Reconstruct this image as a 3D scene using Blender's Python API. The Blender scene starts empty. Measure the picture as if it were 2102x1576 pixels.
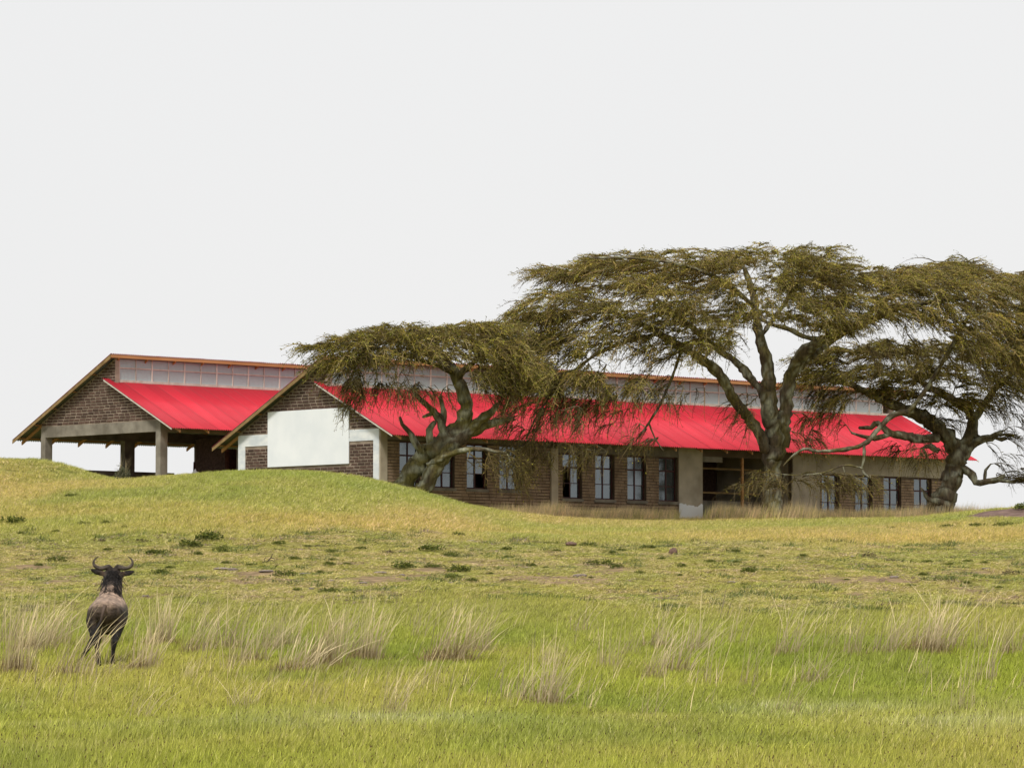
import bpy, bmesh, math, random
import numpy as np
from mathutils import Vector, Matrix

scene = bpy.context.scene
COL = scene.collection
RNG = np.random.default_rng(11)
random.seed(5)

# ------------------------------------------------------------------ camera
F_PX, CX, CY, HOR, CAM_Z = 8500.0, 1051.0, 788.0, 1300.0, 2.4
PITCH = math.atan((HOR - CY) / F_PX)
cam_data = bpy.data.cameras.new('camera')
cam_data.sensor_width = 36.0
cam_data.lens = F_PX / 2102.0 * 36.0
cam_data.clip_start = 0.5
cam_data.clip_end = 6000.0
cam = bpy.data.objects.new('camera', cam_data)
COL.objects.link(cam)
cam.location = (0, 0, CAM_Z)
cam.rotation_euler = (math.pi / 2 + PITCH, 0, 0)
scene.camera = cam

# ------------------------------------------------------------------ overcast sky, soft sun, exposure
SUN_EL, SUN_AZ = math.radians(54), math.radians(200)      # azimuth clockwise from +Y
world = bpy.data.worlds.new('World')
scene.world = world
world.use_nodes = True
wn, wl = world.node_tree.nodes, world.node_tree.links
wn.clear()
sky = wn.new('ShaderNodeTexSky'); sky.sky_type = 'NISHITA'; sky.sun_disc = False
sky.sun_elevation = SUN_EL; sky.sun_rotation = SUN_AZ
sky.air_density = 1.0; sky.dust_density = 4.0; sky.ozone_density = 1.0
bg1 = wn.new('ShaderNodeBackground'); bg1.inputs['Strength'].default_value = 0.05
wl.new(sky.outputs[0], bg1.inputs['Color'])
bg2 = wn.new('ShaderNodeBackground'); bg2.inputs['Strength'].default_value = 0.645
wtc = wn.new('ShaderNodeTexCoord')
wnz = wn.new('ShaderNodeTexNoise'); wnz.inputs['Scale'].default_value = 5.0; wnz.inputs['Detail'].default_value = 3.0
wrp = wn.new('ShaderNodeValToRGB')
wrp.color_ramp.elements[0].position = 0.3; wrp.color_ramp.elements[0].color = (0.985, 0.985, 0.985, 1)
wrp.color_ramp.elements[1].position = 0.7; wrp.color_ramp.elements[1].color = (1.0, 0.997, 0.995, 1)
wl.new(wtc.outputs['Generated'], wnz.inputs['Vector'])
wl.new(wnz.outputs['Fac'], wrp.inputs['Fac'])
wl.new(wrp.outputs['Color'], bg2.inputs['Color'])
wmx = wn.new('ShaderNodeMixShader'); wmx.inputs['Fac'].default_value = 0.93
wl.new(bg1.outputs[0], wmx.inputs[1]); wl.new(bg2.outputs[0], wmx.inputs[2])
wo = wn.new('ShaderNodeOutputWorld'); wl.new(wmx.outputs[0], wo.inputs['Surface'])

sun_data = bpy.data.lights.new('sun', 'SUN')
sun_data.energy = 2.0
sun_data.angle = math.radians(10)
sun_data.color = (1.0, 0.965, 0.9)
sun = bpy.data.objects.new('sun', sun_data)
COL.objects.link(sun)
sdir = Vector((math.sin(SUN_AZ) * math.cos(SUN_EL), math.cos(SUN_AZ) * math.cos(SUN_EL), math.sin(SUN_EL)))
sun.rotation_euler = (-sdir).to_track_quat('-Z', 'Y').to_euler()
sun.location = (0, 60, 60)

scene.render.engine = 'CYCLES'
scene.view_settings.view_transform = 'Standard'
scene.view_settings.look = 'None'
scene.view_settings.exposure = 0.5
scene.view_settings.gamma = 1.0
scene.view_settings.use_curve_mapping = False
scene.cycles.max_bounces = 6
scene.cycles.transparent_max_bounces = 8

# ------------------------------------------------------------------ helpers
CA, SA = math.cos(PITCH), math.sin(PITCH)

def at(px, row, depth):
    """photo pixel at a given distance -> metres"""
    r = (px - CX) / F_PX
    w = (CY - row) / F_PX
    d = np.array([r, CA - w * SA, SA + w * CA])
    d = d / d[1] * depth
    return d + np.array([0, 0, CAM_Z])

def tag(o, label=None, category=None, group=None, kind=None):
    if label: o['label'] = label
    if category: o['category'] = category
    if group: o['group'] = group
    if kind: o['kind'] = kind
    return o

def empty(name, loc=(0, 0, 0), rz=0.0):
    o = bpy.data.objects.new(name, None)
    COL.objects.link(o)
    o.location = loc
    o.rotation_euler = (0, 0, rz)
    o.empty_display_size = 0.2
    return o

def mesh_data(name, verts, faces, mats=(), smooth=False, col=None, fmat=None):
    me = bpy.data.meshes.new(name)
    verts = np.asarray(verts, dtype=np.float32)
    if isinstance(faces, np.ndarray):
        n, k = faces.shape
        me.vertices.add(len(verts)); me.vertices.foreach_set('co', verts.ravel())
        me.loops.add(n * k); me.loops.foreach_set('vertex_index', faces.astype(np.int32).ravel())
        me.polygons.add(n)
        me.polygons.foreach_set('loop_start', np.arange(0, n * k, k, dtype=np.int32))
        me.polygons.foreach_set('loop_total', np.full(n, k, dtype=np.int32))
        me.update(calc_edges=True)
    else:
        me.from_pydata([tuple(v) for v in verts.tolist()], [], faces)
    for m in (mats if isinstance(mats, (list, tuple)) else [mats]):
        me.materials.append(m)
    if smooth:
        me.polygons.foreach_set('use_smooth', np.ones(len(me.polygons), dtype=bool))
    if fmat is not None:
        me.polygons.foreach_set('material_index', np.asarray(fmat, dtype=np.int32))
    if col is not None:
        a = me.attributes.new('Col', 'FLOAT_COLOR', 'POINT')
        c = np.ones((len(verts), 4), dtype=np.float32); c[:, :3] = col
        a.data.foreach_set('color', c.ravel())
    me.update()
    return me

def link(name, me, parent=None, loc=None, rot=None, scale=None):
    o = bpy.data.objects.new(name, me)
    COL.objects.link(o)
    if parent is not None: o.parent = parent
    if loc is not None: o.location = loc
    if rot is not None: o.rotation_euler = rot
    if scale is not None: o.scale = scale
    return o

BOX_F = [(0, 3, 2, 1), (4, 5, 6, 7), (0, 1, 5, 4), (1, 2, 6, 5), (2, 3, 7, 6), (3, 0, 4, 7)]
def box_vf(x0, x1, y0, y1, z0, z1):
    v = [(x0, y0, z0), (x1, y0, z0), (x1, y1, z0), (x0, y1, z0), (x0, y0, z1), (x1, y0, z1), (x1, y1, z1), (x0, y1, z1)]
    return v, BOX_F

class MB:
    """collects shapes into ONE mesh"""
    def __init__(self): self.v, self.f = [], []
    def add(self, v, f):
        o = len(self.v)
        self.v += [tuple(p) for p in v]
        self.f += [tuple(i + o for i in q) for q in f]
        return self
    def box(self, *a): return self.add(*box_vf(*a))
    def prism(self, poly, axis, a, b):
        """extrude a 2-D polygon; axis 'u' -> poly is (g,z), axis 'g' -> poly is (u,z)"""
        n = len(poly)
        if axis == 'u':
            v = [(a, p[0], p[1]) for p in poly] + [(b, p[0], p[1]) for p in poly]
        else:
            v = [(p[0], a, p[1]) for p in poly] + [(p[0], b, p[1]) for p in poly]
        f = [tuple(range(n)), tuple(range(2 * n - 1, n - 1, -1))]
        f += [(i, i + n, (i + 1) % n + n, (i + 1) % n) for i in range(n)]
        return self.add(v, f)
    def build(self, name, m, parent=None, smooth=False):
        me = mesh_data(name, self.v, self.f, m, smooth)
        bm = bmesh.new(); bm.from_mesh(me)
        bmesh.ops.recalc_face_normals(bm, faces=bm.faces)
        bm.to_mesh(me); bm.free()
        return link(name, me, parent)

def vnoise(x, y, scale, seed=0):
    """smooth value noise 0..1"""
    x = np.asarray(x, dtype=np.float64) / scale + seed * 17.31
    y = np.asarray(y, dtype=np.float64) / scale + seed * 9.77
    xi, yi = np.floor(x), np.floor(y)
    fx, fy = x - xi, y - yi
    fx = fx * fx * (3 - 2 * fx); fy = fy * fy * (3 - 2 * fy)
    def h(a, b):
        s = np.sin(a * 127.1 + b * 311.7 + seed * 74.7) * 43758.5453
        return s - np.floor(s)
    return (h(xi, yi) * (1 - fx) + h(xi + 1, yi) * fx) * (1 - fy) + (h(xi, yi + 1) * (1 - fx) + h(xi + 1, yi + 1) * fx) * fy

def fbm(x, y, scale, seed=0, n=3):
    t, a, s = 0.0, 1.0, 0.0
    for i in range(n):
        t = t + a * vnoise(x, y, scale / 2 ** i, seed + i); s += a; a *= 0.5
    return t / s

# ------------------------------------------------------------------ materials
def material(name, c1, c2=None, scale=4.0, rough=0.85, bump=0.0, bscale=None, metallic=0.0, spec=0.3, rand=0.0, detail=4.0, lo=0.35, hi=0.65, stretch=None):
    m = bpy.data.materials.new(name)
    m.use_nodes = True
    n, l = m.node_tree.nodes, m.node_tree.links
    b = n['Principled BSDF']
    b.inputs['Roughness'].default_value = rough
    b.inputs['Metallic'].default_value = metallic
    b.inputs['Specular IOR Level'].default_value = spec
    tc = n.new('ShaderNodeTexCoord')
    vec = tc.outputs['Object']
    if stretch:
        mp = n.new('ShaderNodeMapping'); mp.inputs['Scale'].default_value = stretch
        l.new(vec, mp.inputs['Vector']); vec = mp.outputs['Vector']
    col = None
    if c2 is not None:
        nz = n.new('ShaderNodeTexNoise'); nz.inputs['Scale'].default_value = scale; nz.inputs['Detail'].default_value = detail
        l.new(vec, nz.inputs['Vector'])
        rp = n.new('ShaderNodeValToRGB')
        rp.color_ramp.elements[0].position = lo; rp.color_ramp.elements[0].color = (*c1, 1)
        rp.color_ramp.elements[1].position = hi; rp.color_ramp.elements[1].color = (*c2, 1)
        l.new(nz.outputs['Fac'], rp.inputs['Fac'])
        col = rp.outputs['Color']
    if rand:
        oi = n.new('ShaderNodeObjectInfo')
        mr = n.new('ShaderNodeMapRange'); mr.inputs['To Min'].default_value = 1 - rand; mr.inputs['To Max'].default_value = 1 + rand
        l.new(oi.outputs['Random'], mr.inputs['Value'])
        mx = n.new('ShaderNodeMix'); mx.data_type = 'RGBA'; mx.blend_type = 'MULTIPLY'; mx.inputs[0].default_value = 1.0
        if col is not None: l.new(col, mx.inputs[6])
        else: mx.inputs[6].default_value = (*c1, 1)
        l.new(mr.outputs[0], mx.inputs[7])
        col = mx.outputs[2]
    if col is not None: l.new(col, b.inputs['Base Color'])
    else: b.inputs['Base Color'].default_value = (*c1, 1)
    if bump:
        nb = n.new('ShaderNodeTexNoise'); nb.inputs['Scale'].default_value = bscale or scale * 3; nb.inputs['Detail'].default_value = 5
        l.new(vec, nb.inputs['Vector'])
        bp = n.new('ShaderNodeBump'); bp.inputs['Strength'].default_value = bump; bp.inputs['Distance'].default_value = 0.02
        l.new(nb.outputs['Fac'], bp.inputs['Height']); l.new(bp.outputs['Normal'], b.inputs['Normal'])
    return m

def attr_material(name, rough=0.8, translucent=0.0, instancer=None, spec=0.2, nscale=0.0, stretch=None):
    """colour comes from the mesh attribute Col, times an instance tint for scattered grass"""
    m = bpy.data.materials.new(name)
    m.use_nodes = True
    n, l = m.node_tree.nodes, m.node_tree.links
    b = n['Principled BSDF']; out = n['Material Output']
    b.inputs['Roughness'].default_value = rough
    b.inputs['Specular IOR Level'].default_value = spec
    a = n.new('ShaderNodeAttribute'); a.attribute_name = 'Col'
    col = a.outputs['Color']
    if instancer:
        t = n.new('ShaderNodeAttribute'); t.attribute_type = 'INSTANCER'; t.attribute_name = instancer
        mx = n.new('ShaderNodeMix'); mx.data_type = 'RGBA'; mx.blend_type = 'MULTIPLY'; mx.inputs[0].default_value = 1.0
        l.new(col, mx.inputs[6]); l.new(t.outputs['Color'], mx.inputs[7]); col = mx.outputs[2]
    if nscale:
        tc = n.new('ShaderNodeTexCoord')
        nz = n.new('ShaderNodeTexNoise'); nz.inputs['Scale'].default_value = nscale; nz.inputs['Detail'].default_value = 5
        vec = tc.outputs['Object']
        if stretch:
            mp = n.new('ShaderNodeMapping'); mp.inputs['Scale'].default_value = stretch
            l.new(vec, mp.inputs['Vector']); vec = mp.outputs['Vector']
        l.new(vec, nz.inputs['Vector'])
        mr = n.new('ShaderNodeMapRange'); mr.inputs['From Min'].default_value = 0.3; mr.inputs['From Max'].default_value = 0.7
        mr.inputs['To Min'].default_value = 0.5; mr.inputs['To Max'].default_value = 1.5
        l.new(nz.outputs['Fac'], mr.inputs['Value'])
        mx = n.new('ShaderNodeMix'); mx.data_type = 'RGBA'; mx.blend_type = 'MULTIPLY'; mx.inputs[0].default_value = 1.0
        l.new(col, mx.inputs[6]); l.new(mr.outputs[0], mx.inputs[7]); col = mx.outputs[2]
        bp = n.new('ShaderNodeBump'); bp.inputs['Strength'].default_value = 0.8; bp.inputs['Distance'].default_value = 0.05
        l.new(nz.outputs['Fac'], bp.inputs['Height']); l.new(bp.outputs['Normal'], b.inputs['Normal'])
    l.new(col, b.inputs['Base Color'])
    if translucent:
        tr = n.new('ShaderNodeBsdfTranslucent'); l.new(col, tr.inputs['Color'])
        ms = n.new('ShaderNodeMixShader'); ms.inputs['Fac'].default_value = translucent
        l.new(b.outputs[0], ms.inputs[1]); l.new(tr.outputs[0], ms.inputs[2])
        l.new(ms.outputs[0], out.inputs['Surface'])
    return m

M = {}
M['red'] = material('red_roof_paint', (0.52, 0.024, 0.042), (0.58, 0.032, 0.052), 1.2, rough=0.42, rand=0.16, stretch=(3, .12, 1))
M['galv'] = material('galvanised_underside', (0.16, 0.16, 0.16), (0.22, 0.22, 0.21), 2.0, rough=0.5, metallic=0.2)
M['timber'] = material('orange_sawn_timber', (0.42, 0.21, 0.08), (0.55, 0.30, 0.13), 3.0, rough=0.8, rand=0.15, stretch=(.3, 4, 4))
M['old_timber'] = material('weathered_timber', (0.19, 0.12, 0.05), (0.32, 0.21, 0.09), 2.5, rough=0.85, rand=0.15)
M['pale_timber'] = material('pale_painted_timber', (0.50, 0.44, 0.37), (0.64, 0.58, 0.51), 4.0, rough=0.8, rand=0.12)
M['brick'] = material('dark_brown_stone_brick', (0.062, 0.036, 0.028), (0.115, 0.068, 0.052), 9.0, rough=0.95, bump=0.5, bscale=30, rand=0.4)
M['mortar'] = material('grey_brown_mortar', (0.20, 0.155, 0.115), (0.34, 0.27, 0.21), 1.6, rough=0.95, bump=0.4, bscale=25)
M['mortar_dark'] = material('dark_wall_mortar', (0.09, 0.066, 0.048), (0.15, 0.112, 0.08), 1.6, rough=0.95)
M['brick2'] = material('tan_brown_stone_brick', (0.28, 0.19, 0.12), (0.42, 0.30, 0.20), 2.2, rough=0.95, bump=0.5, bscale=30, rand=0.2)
M['concrete'] = material('weathered_concrete', (0.16, 0.14, 0.11), (0.29, 0.26, 0.21), 1.4, rough=0.95, bump=0.3, bscale=20, detail=6)
M['plaster'] = material('beige_cement_plaster', (0.34, 0.295, 0.225), (0.53, 0.47, 0.37), 1.1, rough=0.95, bump=0.25, bscale=18, detail=6)
M['pilaster'] = material('pale_beige_plaster', (0.42, 0.35, 0.26), (0.52, 0.45, 0.34), 1.8, rough=0.9)
M['white'] = material('streaky_whitewash', (0.60, 0.64, 0.67), (0.80, 0.81, 0.80), 1.6, rough=0.9, detail=6, stretch=(1, 1, 2.5))
M['board'] = material('white_board_paint', (0.78, 0.81, 0.84), (0.86, 0.88, 0.90), 0.9, rough=0.8, detail=6)
M['frame'] = material('dark_red_window_paint', (0.06, 0.018, 0.018), (0.085, 0.026, 0.024), 6.0, rough=0.5)
M['glass'] = material('sky_reflecting_window_glass', (0.175, 0.197, 0.208), None, rough=0.06, metallic=0.75, spec=0.5)
M['dark'] = material('dark_interior', (0.03, 0.027, 0.024), None, rough=0.9)
M['floor'] = material('cement_floor', (0.15, 0.14, 0.12), (0.22, 0.20, 0.18), 1.0, rough=0.9)
M['lead'] = material('dark_red_board', (0.12, 0.02, 0.016), None, rough=0.7)
M['sack'] = material('white_sack', (0.7, 0.7, 0.68), None, rough=0.8)
M['bucket'] = material('red_plastic', (0.42, 0.07, 0.045), None, rough=0.5)
m = bpy.data.materials.new('translucent_corrugated_plastic'); m.use_nodes = True
_n, _l = m.node_tree.nodes, m.node_tree.links
_b = _n['Principled BSDF']; _b.inputs['Base Color'].default_value = (0.44, 0.52, 0.525, 1); _b.inputs['Roughness'].default_value = 0.3
_t = _n.new('ShaderNodeBsdfTranslucent'); _t.inputs['Color'].default_value = (0.6, 0.6, 0.58, 1)
_x = _n.new('ShaderNodeMixShader'); _x.inputs['Fac'].default_value = 0.12
_l.new(_b.outputs[0], _x.inputs[1]); _l.new(_t.outputs[0], _x.inputs[2]); _l.new(_x.outputs[0], _n['Material Output'].inputs['Surface'])
M['poly'] = m
M['grass'] = attr_material('grass_blades', rough=0.75, translucent=0.35, instancer='tint')
M['straw'] = attr_material('dry_straw', rough=0.8, translucent=0.25)
M['leaf'] = attr_material('leaves_and_twigs', rough=0.85, translucent=0.18)
M['bark'] = attr_material('mossy_bark', rough=0.95, nscale=9.0, stretch=(1, 1, .28))
M['hide'] = attr_material('animal_hide', rough=0.75, nscale=14.0, spec=0.25)
M['hair'] = attr_material('black_hair', rough=0.6)
# ------------------------------------------------------------------ terrain
BD = np.array([-3000, -60, 0, 20, 41, 56, 65, 75, 90, 105, 120, 135, 150, 161, 172, 184, 210])
BZ = np.array([-1.0, -0.5, 0.0, 0.45, 1.00, 1.48, 1.90, 2.40, 3.19, 4.00, 4.87, 5.73, 6.55, 7.04, 7.38, 7.55, 7.6])
CRX = np.array([-400, 0, 230, 380, 475, 560, 640, 700, 790, 860, 950, 1050, 1150, 1300, 1440, 1600, 1800, 1900, 1960, 2102, 2400])
CRR = np.array([1006, 1004, 990, 978, 970, 967, 970, 977, 994, 1014, 1038, 1056, 1067, 1071, 1073, 1071, 1067, 1061, 1054, 1048, 1045])
PLX = np.array([-60, -25, -12, -8, -5, 0, 8, 15, 25, 60])
PLZ = np.array([8.7, 8.7, 8.5, 8.0, 7.5, 7.38, 7.26, 7.2, 7.22, 7.25])
def sstep(t):
    t = np.clip(t, 0, 1); return t * t * (3 - 2 * t)
def ground(X, D):
    X = np.asarray(X, dtype=np.float64); D = np.asarray(D, dtype=np.float64)
    zb = np.interp(D, BD, BZ)
    zb = 0.5 * zb + 0.25 * (np.interp(D - 6, BD, BZ) + np.interp(D + 6, BD, BZ))
    px = CX + X / 158.0 * F_PX
    r = 0.5 * np.interp(px, CRX, CRR) + 0.25 * (np.interp(px - 35, CRX, CRR) + np.interp(px + 35, CRX, CRR))
    zc = CAM_Z + (HOR - r) / F_PX * 158.0
    zb158 = np.interp(158.0, BD, BZ)
    lift = (zc - zb158)
    front = zb + lift * sstep((D - 110) / 48.0)
    pl = np.interp(X, PLX, PLZ)
    w_ = sstep((X + 6.5) / 6.0)
    pl = pl * (1 - w_) + (CAM_Z + .0270 * np.minimum(D, 205)) * w_
    back = zc + (pl - zc) * sstep((D - 158) / 13.0)
    z = np.where(D < 158, front, back)
    # grassy bump in front of the open hall
    dx = X + 19.9
    sx = np.where(dx > 0, 2.1, 9.0)
    z = z + 0.98 * np.exp(-0.5 * (np.abs(dx) / sx) ** 2.4) * np.exp(-0.5 * ((D - 166.5) / 3.6) ** 2)
    z = z + 0.55 * np.exp(-(((X - 20.9) / 3.2) ** 2)) * np.exp(-(((D - 150.5) / 4.5) ** 2))
    # land falls away behind the halls
    z = z - 0.07 * np.clip(D - 208, 0, 190)
    m = sstep((D - 30) / 20.0) * sstep((215 - D) / 20)
    z = z + m * (0.16 * (fbm(X, D, 5.0, 3) - 0.5) + 0.08 * (vnoise(X, D, 1.3, 8) - 0.5))
    return z
def gz(x, y): return float(ground(x, y))
_gd = np.arange(30.0, 200.0, 0.05)
def on_ground(px, row):
    """where the line of sight through a photo pixel meets the ground"""
    r = (px - CX) / F_PX; w = (CY - row) / F_PX
    dy = CA - w * SA
    X = r / dy * _gd; Z = CAM_Z + (SA + w * CA) / dy * _gd
    h = ground(X, _gd)
    k = np.argmax(Z < h) if np.any(Z < h) else np.argmin(Z - h)
    return np.array([X[k], _gd[k], h[k]])

xs = np.concatenate([[-2500, -1200, -600, -300, -160, -90, -60, -45, -37], np.arange(-32, 32.01, 0.4), [37, 45, 60, 90, 160, 300, 600, 1200, 2500]])
ys = np.concatenate([[-400, -150, -60, -20, 0, 12, 22], np.arange(30, 206, 0.4), [210, 216, 225, 240, 265, 300, 350, 420, 600, 900, 1500, 3000]])
GX, GY = np.meshgrid(xs, ys)
GZ = ground(GX, GY)
tv = np.stack([GX, GY, GZ], -1).reshape(-1, 3)
nx = len(xs)
ii = (np.arange(len(ys) - 1)[:, None] * nx + np.arange(nx - 1)[None, :]).ravel()
tf = np.stack([ii, ii + 1, ii + nx + 1, ii + nx], -1)

def bare(X, D):
    """0..1: grazed-off, stony ground between the meadow and the mound"""
    zone = np.exp(-((D - 100) / 13.0) ** 2)
    n = 0.75 * fbm(X * 1.1, D * 0.30, 1.5, 21, 5) + 0.25 * vnoise(X, D * .5, .35, 29)
    return np.clip((n - 0.60 + 0.11 * zone) * 9, 0, 1) * np.clip(zone * 2.0, 0, 1)
def bank(X, D):
    """1 on the bare soil bank at the right"""
    e = ((X - 20.6) / 4.6) ** 2 + ((D - 149.5) / 6.0) ** 2
    return np.clip((1.0 - e - 0.5 * (fbm(X, D * .4, 1.2, 77) - .5)) * 6, 0, 1)
def dryness(X, D):
    return fbm(X * 0.5, D * 0.16, 3.0, 31, 4)

soil = np.array([0.24, 0.17, 0.095]); olive = np.array([0.16, 0.17, 0.035]); tan = np.array([0.26, 0.22, 0.07])
_b = bare(GX, GY).reshape(-1, 1); _d = np.clip((dryness(GX, GY).reshape(-1, 1) - 0.35) * 2.5, 0, 1)
tc = olive * (1 - _d) + tan * _d
tc = tc * (1 - _b) + soil * _b
_k = bank(GX, GY).reshape(-1, 1); tc = tc * (1 - _k) + np.array([0.17, 0.115, 0.095]) * _k
M['ground'] = attr_material('meadow_soil', rough=1.0, nscale=3.0, spec=0.05)
gme = mesh_data('ground', tv, tf, M['ground'], True, tc)
tag(link('ground', gme), kind='structure')
# ------------------------------------------------------------------ the two halls
YAW = math.radians(43.3157)
UX, UY = math.cos(YAW), math.sin(YAW)
ZO = 3.2                                    # eaves height above the hall's origin
SR = 0.483                                  # slope of the right roof
def rz_right(g): return g * SR              # right roof, relative to the eaves
AP_G, AP_Z, SL = 4.40, 3.47, 0.4945
def rz_left(g): return AP_Z - (g - AP_G) * SL

def corr_sheet(name, width, y0, y1, zfun, mats, period=0.13, amp=0.028, thick=0.006, dx=6):
    n = int(round(width / period)) * dx
    us = np.linspace(0, width, n + 1)
    off = amp * np.sin(us / period * 2 * math.pi)
    v = []
    for t in (0, -thick):
        for g in (y0, y1):
            for k in range(n + 1):
                v.append((us[k], g, zfun(g) + ZO + off[k] + t))
    f, fm = [], []
    r = n + 1
    for k in range(n):
        f.append((k, k + 1, r + k + 1, r + k)); fm.append(0)
        f.append((2 * r + k, 3 * r + k, 3 * r + k + 1, 2 * r + k + 1)); fm.append(1)
        f.append((k, 2 * r + k, 2 * r + k + 1, k + 1)); fm.append(0)
        f.append((r + k, r + k + 1, 3 * r + k + 1, 3 * r + k)); fm.append(0)
    if y1 < y0: f = [q[::-1] for q in f]
    return mesh_data(name, v, f, mats, True, fmat=fm)

UNIT = mesh_data('brick', *[np.array(box_vf(-.5, .5, -.5, .5, -.5, .5)[0]), BOX_F], M['brick'])
def bevelled_unit(name, m):
    bm = bmesh.new(); bmesh.ops.create_cube(bm, size=1.0)
    # slightly irregular, rounded-off corners
    rr = random.Random(4)
    for v in bm.verts:
        v.co.x += rr.uniform(-.02, .02); v.co.z += rr.uniform(-.06, .06); v.co.y += rr.uniform(-.1, .1)
    me = bpy.data.meshes.new(name); bm.to_mesh(me); bm.free(); me.materials.append(m)
    return me
BRICKS = [bevelled_unit('brick', M['brick']) for _ in range(1)]

def gable_bricks(root, poly_rng, holes, z_lo, z_hi, face_u, limit_z, course=0.13, length=0.42, proud=0.016, seed=1):
    """courses of blocks on a gable; those in plain view are parts, the hidden lower ones one joined part"""
    rr = random.Random(seed)
    stuff = MB(); n_part = 0
    cand = []
    z = z_lo; k = 0
    while z + course < z_hi:
        zc = z + course / 2
        spans = [poly_rng(zc - course * .5, zc + course * .5)]
        for (a, b, c, d) in holes:
            if c < zc + course * .45 and d > zc - course * .45:
                new = []
                for (p, q) in spans:
                    if b <= p or a >= q: new.append((p, q))
                    else:
                        if a > p: new.append((p, a))
                        if b < q: new.append((b, q))
                spans = new
        for (p, q) in spans:
            g = p - (length * .5 if k % 2 else 0) - rr.uniform(0, .06)
            while g < q:
                w = length * rr.uniform(.86, 1.1)
                a, b = max(g, p) + .032, min(g + w, q) - .032
                if b - a > .06:
                    cand.append((zc + rr.uniform(-.006, .006), a, b, course - .045 + rr.uniform(-.012, .01), rr.uniform(-.006, .006)))
                g += w
        z += course; k += 1
    cand.sort(key=lambda t: -t[0])
    for (zc, a, b, h, pr) in cand:
        if n_part < 298 and zc > limit_z:
            link('brick', BRICKS[0], root, loc=(face_u - proud + .03 + pr, (a + b) / 2, zc + ZO), scale=(.06, b - a, h), rot=(rr.uniform(-.008, .008), 0, 0))
            n_part += 1
        else:
            stuff.box(face_u - proud + pr, face_u + .03, a, b, zc - h / 2 + ZO, zc + h / 2 + ZO)
    return stuff

def hall_roof(root, u0, u1, sheet_w=0.9):
    n = int((u1 - u0) / sheet_w)
    sr = corr_sheet('roof_sheet', sheet_w + .05, 0.0, 4.95, rz_right, [M['red'], M['galv']])
    sl = corr_sheet('roof_sheet', sheet_w + .05, AP_G - .02, 11.74, rz_left, [M['red'], M['galv']])
    rr = random.Random(9)
    for k in range(n):
        u = u0 + k * sheet_w
        link('roof_sheet', sr, root, loc=(u, rr.uniform(-.02, .012), (k % 2) * .007 + rr.uniform(0, .006)))
        link('roof_sheet', sl, root, loc=(u, rr.uniform(-.012, .02), (k % 2) * .007 + rr.uniform(0, .006)))
    # rafters with their tails showing under both eaves and over the clerestory
    def rafter(zf, g0, g1, dz, depth=0.15, w=0.06):
        mb = MB(); mb.prism([(g0, zf(g0) - dz + ZO), (g1, zf(g1) - dz + ZO), (g1, zf(g1) - dz - depth + ZO), (g0, zf(g0) - dz - depth * .75 + ZO)], 'u', 0, w)
        return mb
    a = rafter(rz_right, 0.05, 4.6, .085).build('rafter', M['timber'], root); rm = a.data; a.location.x = u0 + .5
    b = rafter(rz_left, AP_G + .03, 11.66, .085).build('rafter', M['timber'], root); lm = b.data; b.location.x = u0 + .5
    u = u0 + .5 + 1.62
    while u < u1 - .2:
        link('rafter', rm, root, loc=(u, 0, 0)); link('rafter', lm, root, loc=(u, 0, 0)); u += 1.62
    # purlins poke out under the gable overhang
    for zf, gs in ((rz_left, (6.0, 7.45, 8.9, 10.3, 11.45)), (rz_right, (.25, 1.4, 2.6, 3.8))):
        for g in gs:
            MB().box(u0 + .05, u1 - .05, g - .03, g + .03, zf(g) - .085 + ZO, zf(g) - .024 + ZO).build('purlin', M['timber'], root)
    # barge boards and the fascia under the high edge
    for uu in (u0 + .005, u1 - .035):
        MB().prism([(AP_G, rz_left(AP_G) - .03 + ZO), (11.7, rz_left(11.7) - .03 + ZO), (11.7, rz_left(11.7) - .17 + ZO), (AP_G, rz_left(AP_G) - .20 + ZO)], 'u', uu, uu + .03).build('barge_board', M['old_timber'], root)
        MB().prism([(0.02, rz_right(.02) - .025 + ZO), (4.9, rz_right(4.9) - .025 + ZO), (4.9, rz_right(4.9) - .085 + ZO), (0.02, rz_right(.02) - .085 + ZO)], 'u', uu, uu + .03).build('barge_board', M['pale_timber'], root)
    MB().box(u0 + .04, u1 - .04, AP_G - .012, AP_G + .02, AP_Z - .16 + ZO, AP_Z - .025 + ZO).build('fascia_board', M['timber'], root)

def clerestory(root, u0, u1, g=4.62, z0=2.28, z1=3.30, step=0.94):
    n = int((u1 - u0) / step)
    zm = z0 + (z1 - z0) * .60
    MB().box(u0, u1, g - .03, g + .05, z0 - .05 + ZO, z0 + .07 + ZO).build('clerestory_sill', M['pale_timber'], root)
    MB().box(u0, u1, g - .02, g + .04, zm - .03 + ZO, zm + .03 + ZO).build('clerestory_rail', M['pale_timber'], root)
    def pane(h0, h1):
        per = 0.076; k = 12 * 4
        us = np.linspace(.04, step - .04, k + 1)
        v = [(x, .012 * math.sin((x) / per * 2 * math.pi), z + ZO) for z in (h0, h1) for x in us]
        f = [(i, i + 1, k + 2 + i, k + 1 + i) for i in range(k)]
        return mesh_data('clerestory_pane', v, f, M['poly'], True)
    lo, hi = pane(z0 + .07, zm - .03), pane(zm + .03, z1)
    rr = random.Random(3)
    for k in range(n + 1):
        w = .05 if k % 2 == 0 else .03
        MB().box(u0 + k * step - w, u0 + k * step + w * .3, g - .035, g + .055, z0 + ZO, z1 + ZO).build('clerestory_post', M['pale_timber'], root)
        if k < n:
            link('clerestory_pane', lo, root, loc=(u0 + k * step, g + .01, 0))
            link('clerestory_pane', hi, root, loc=(u0 + k * step, g + .012, 0))

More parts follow.
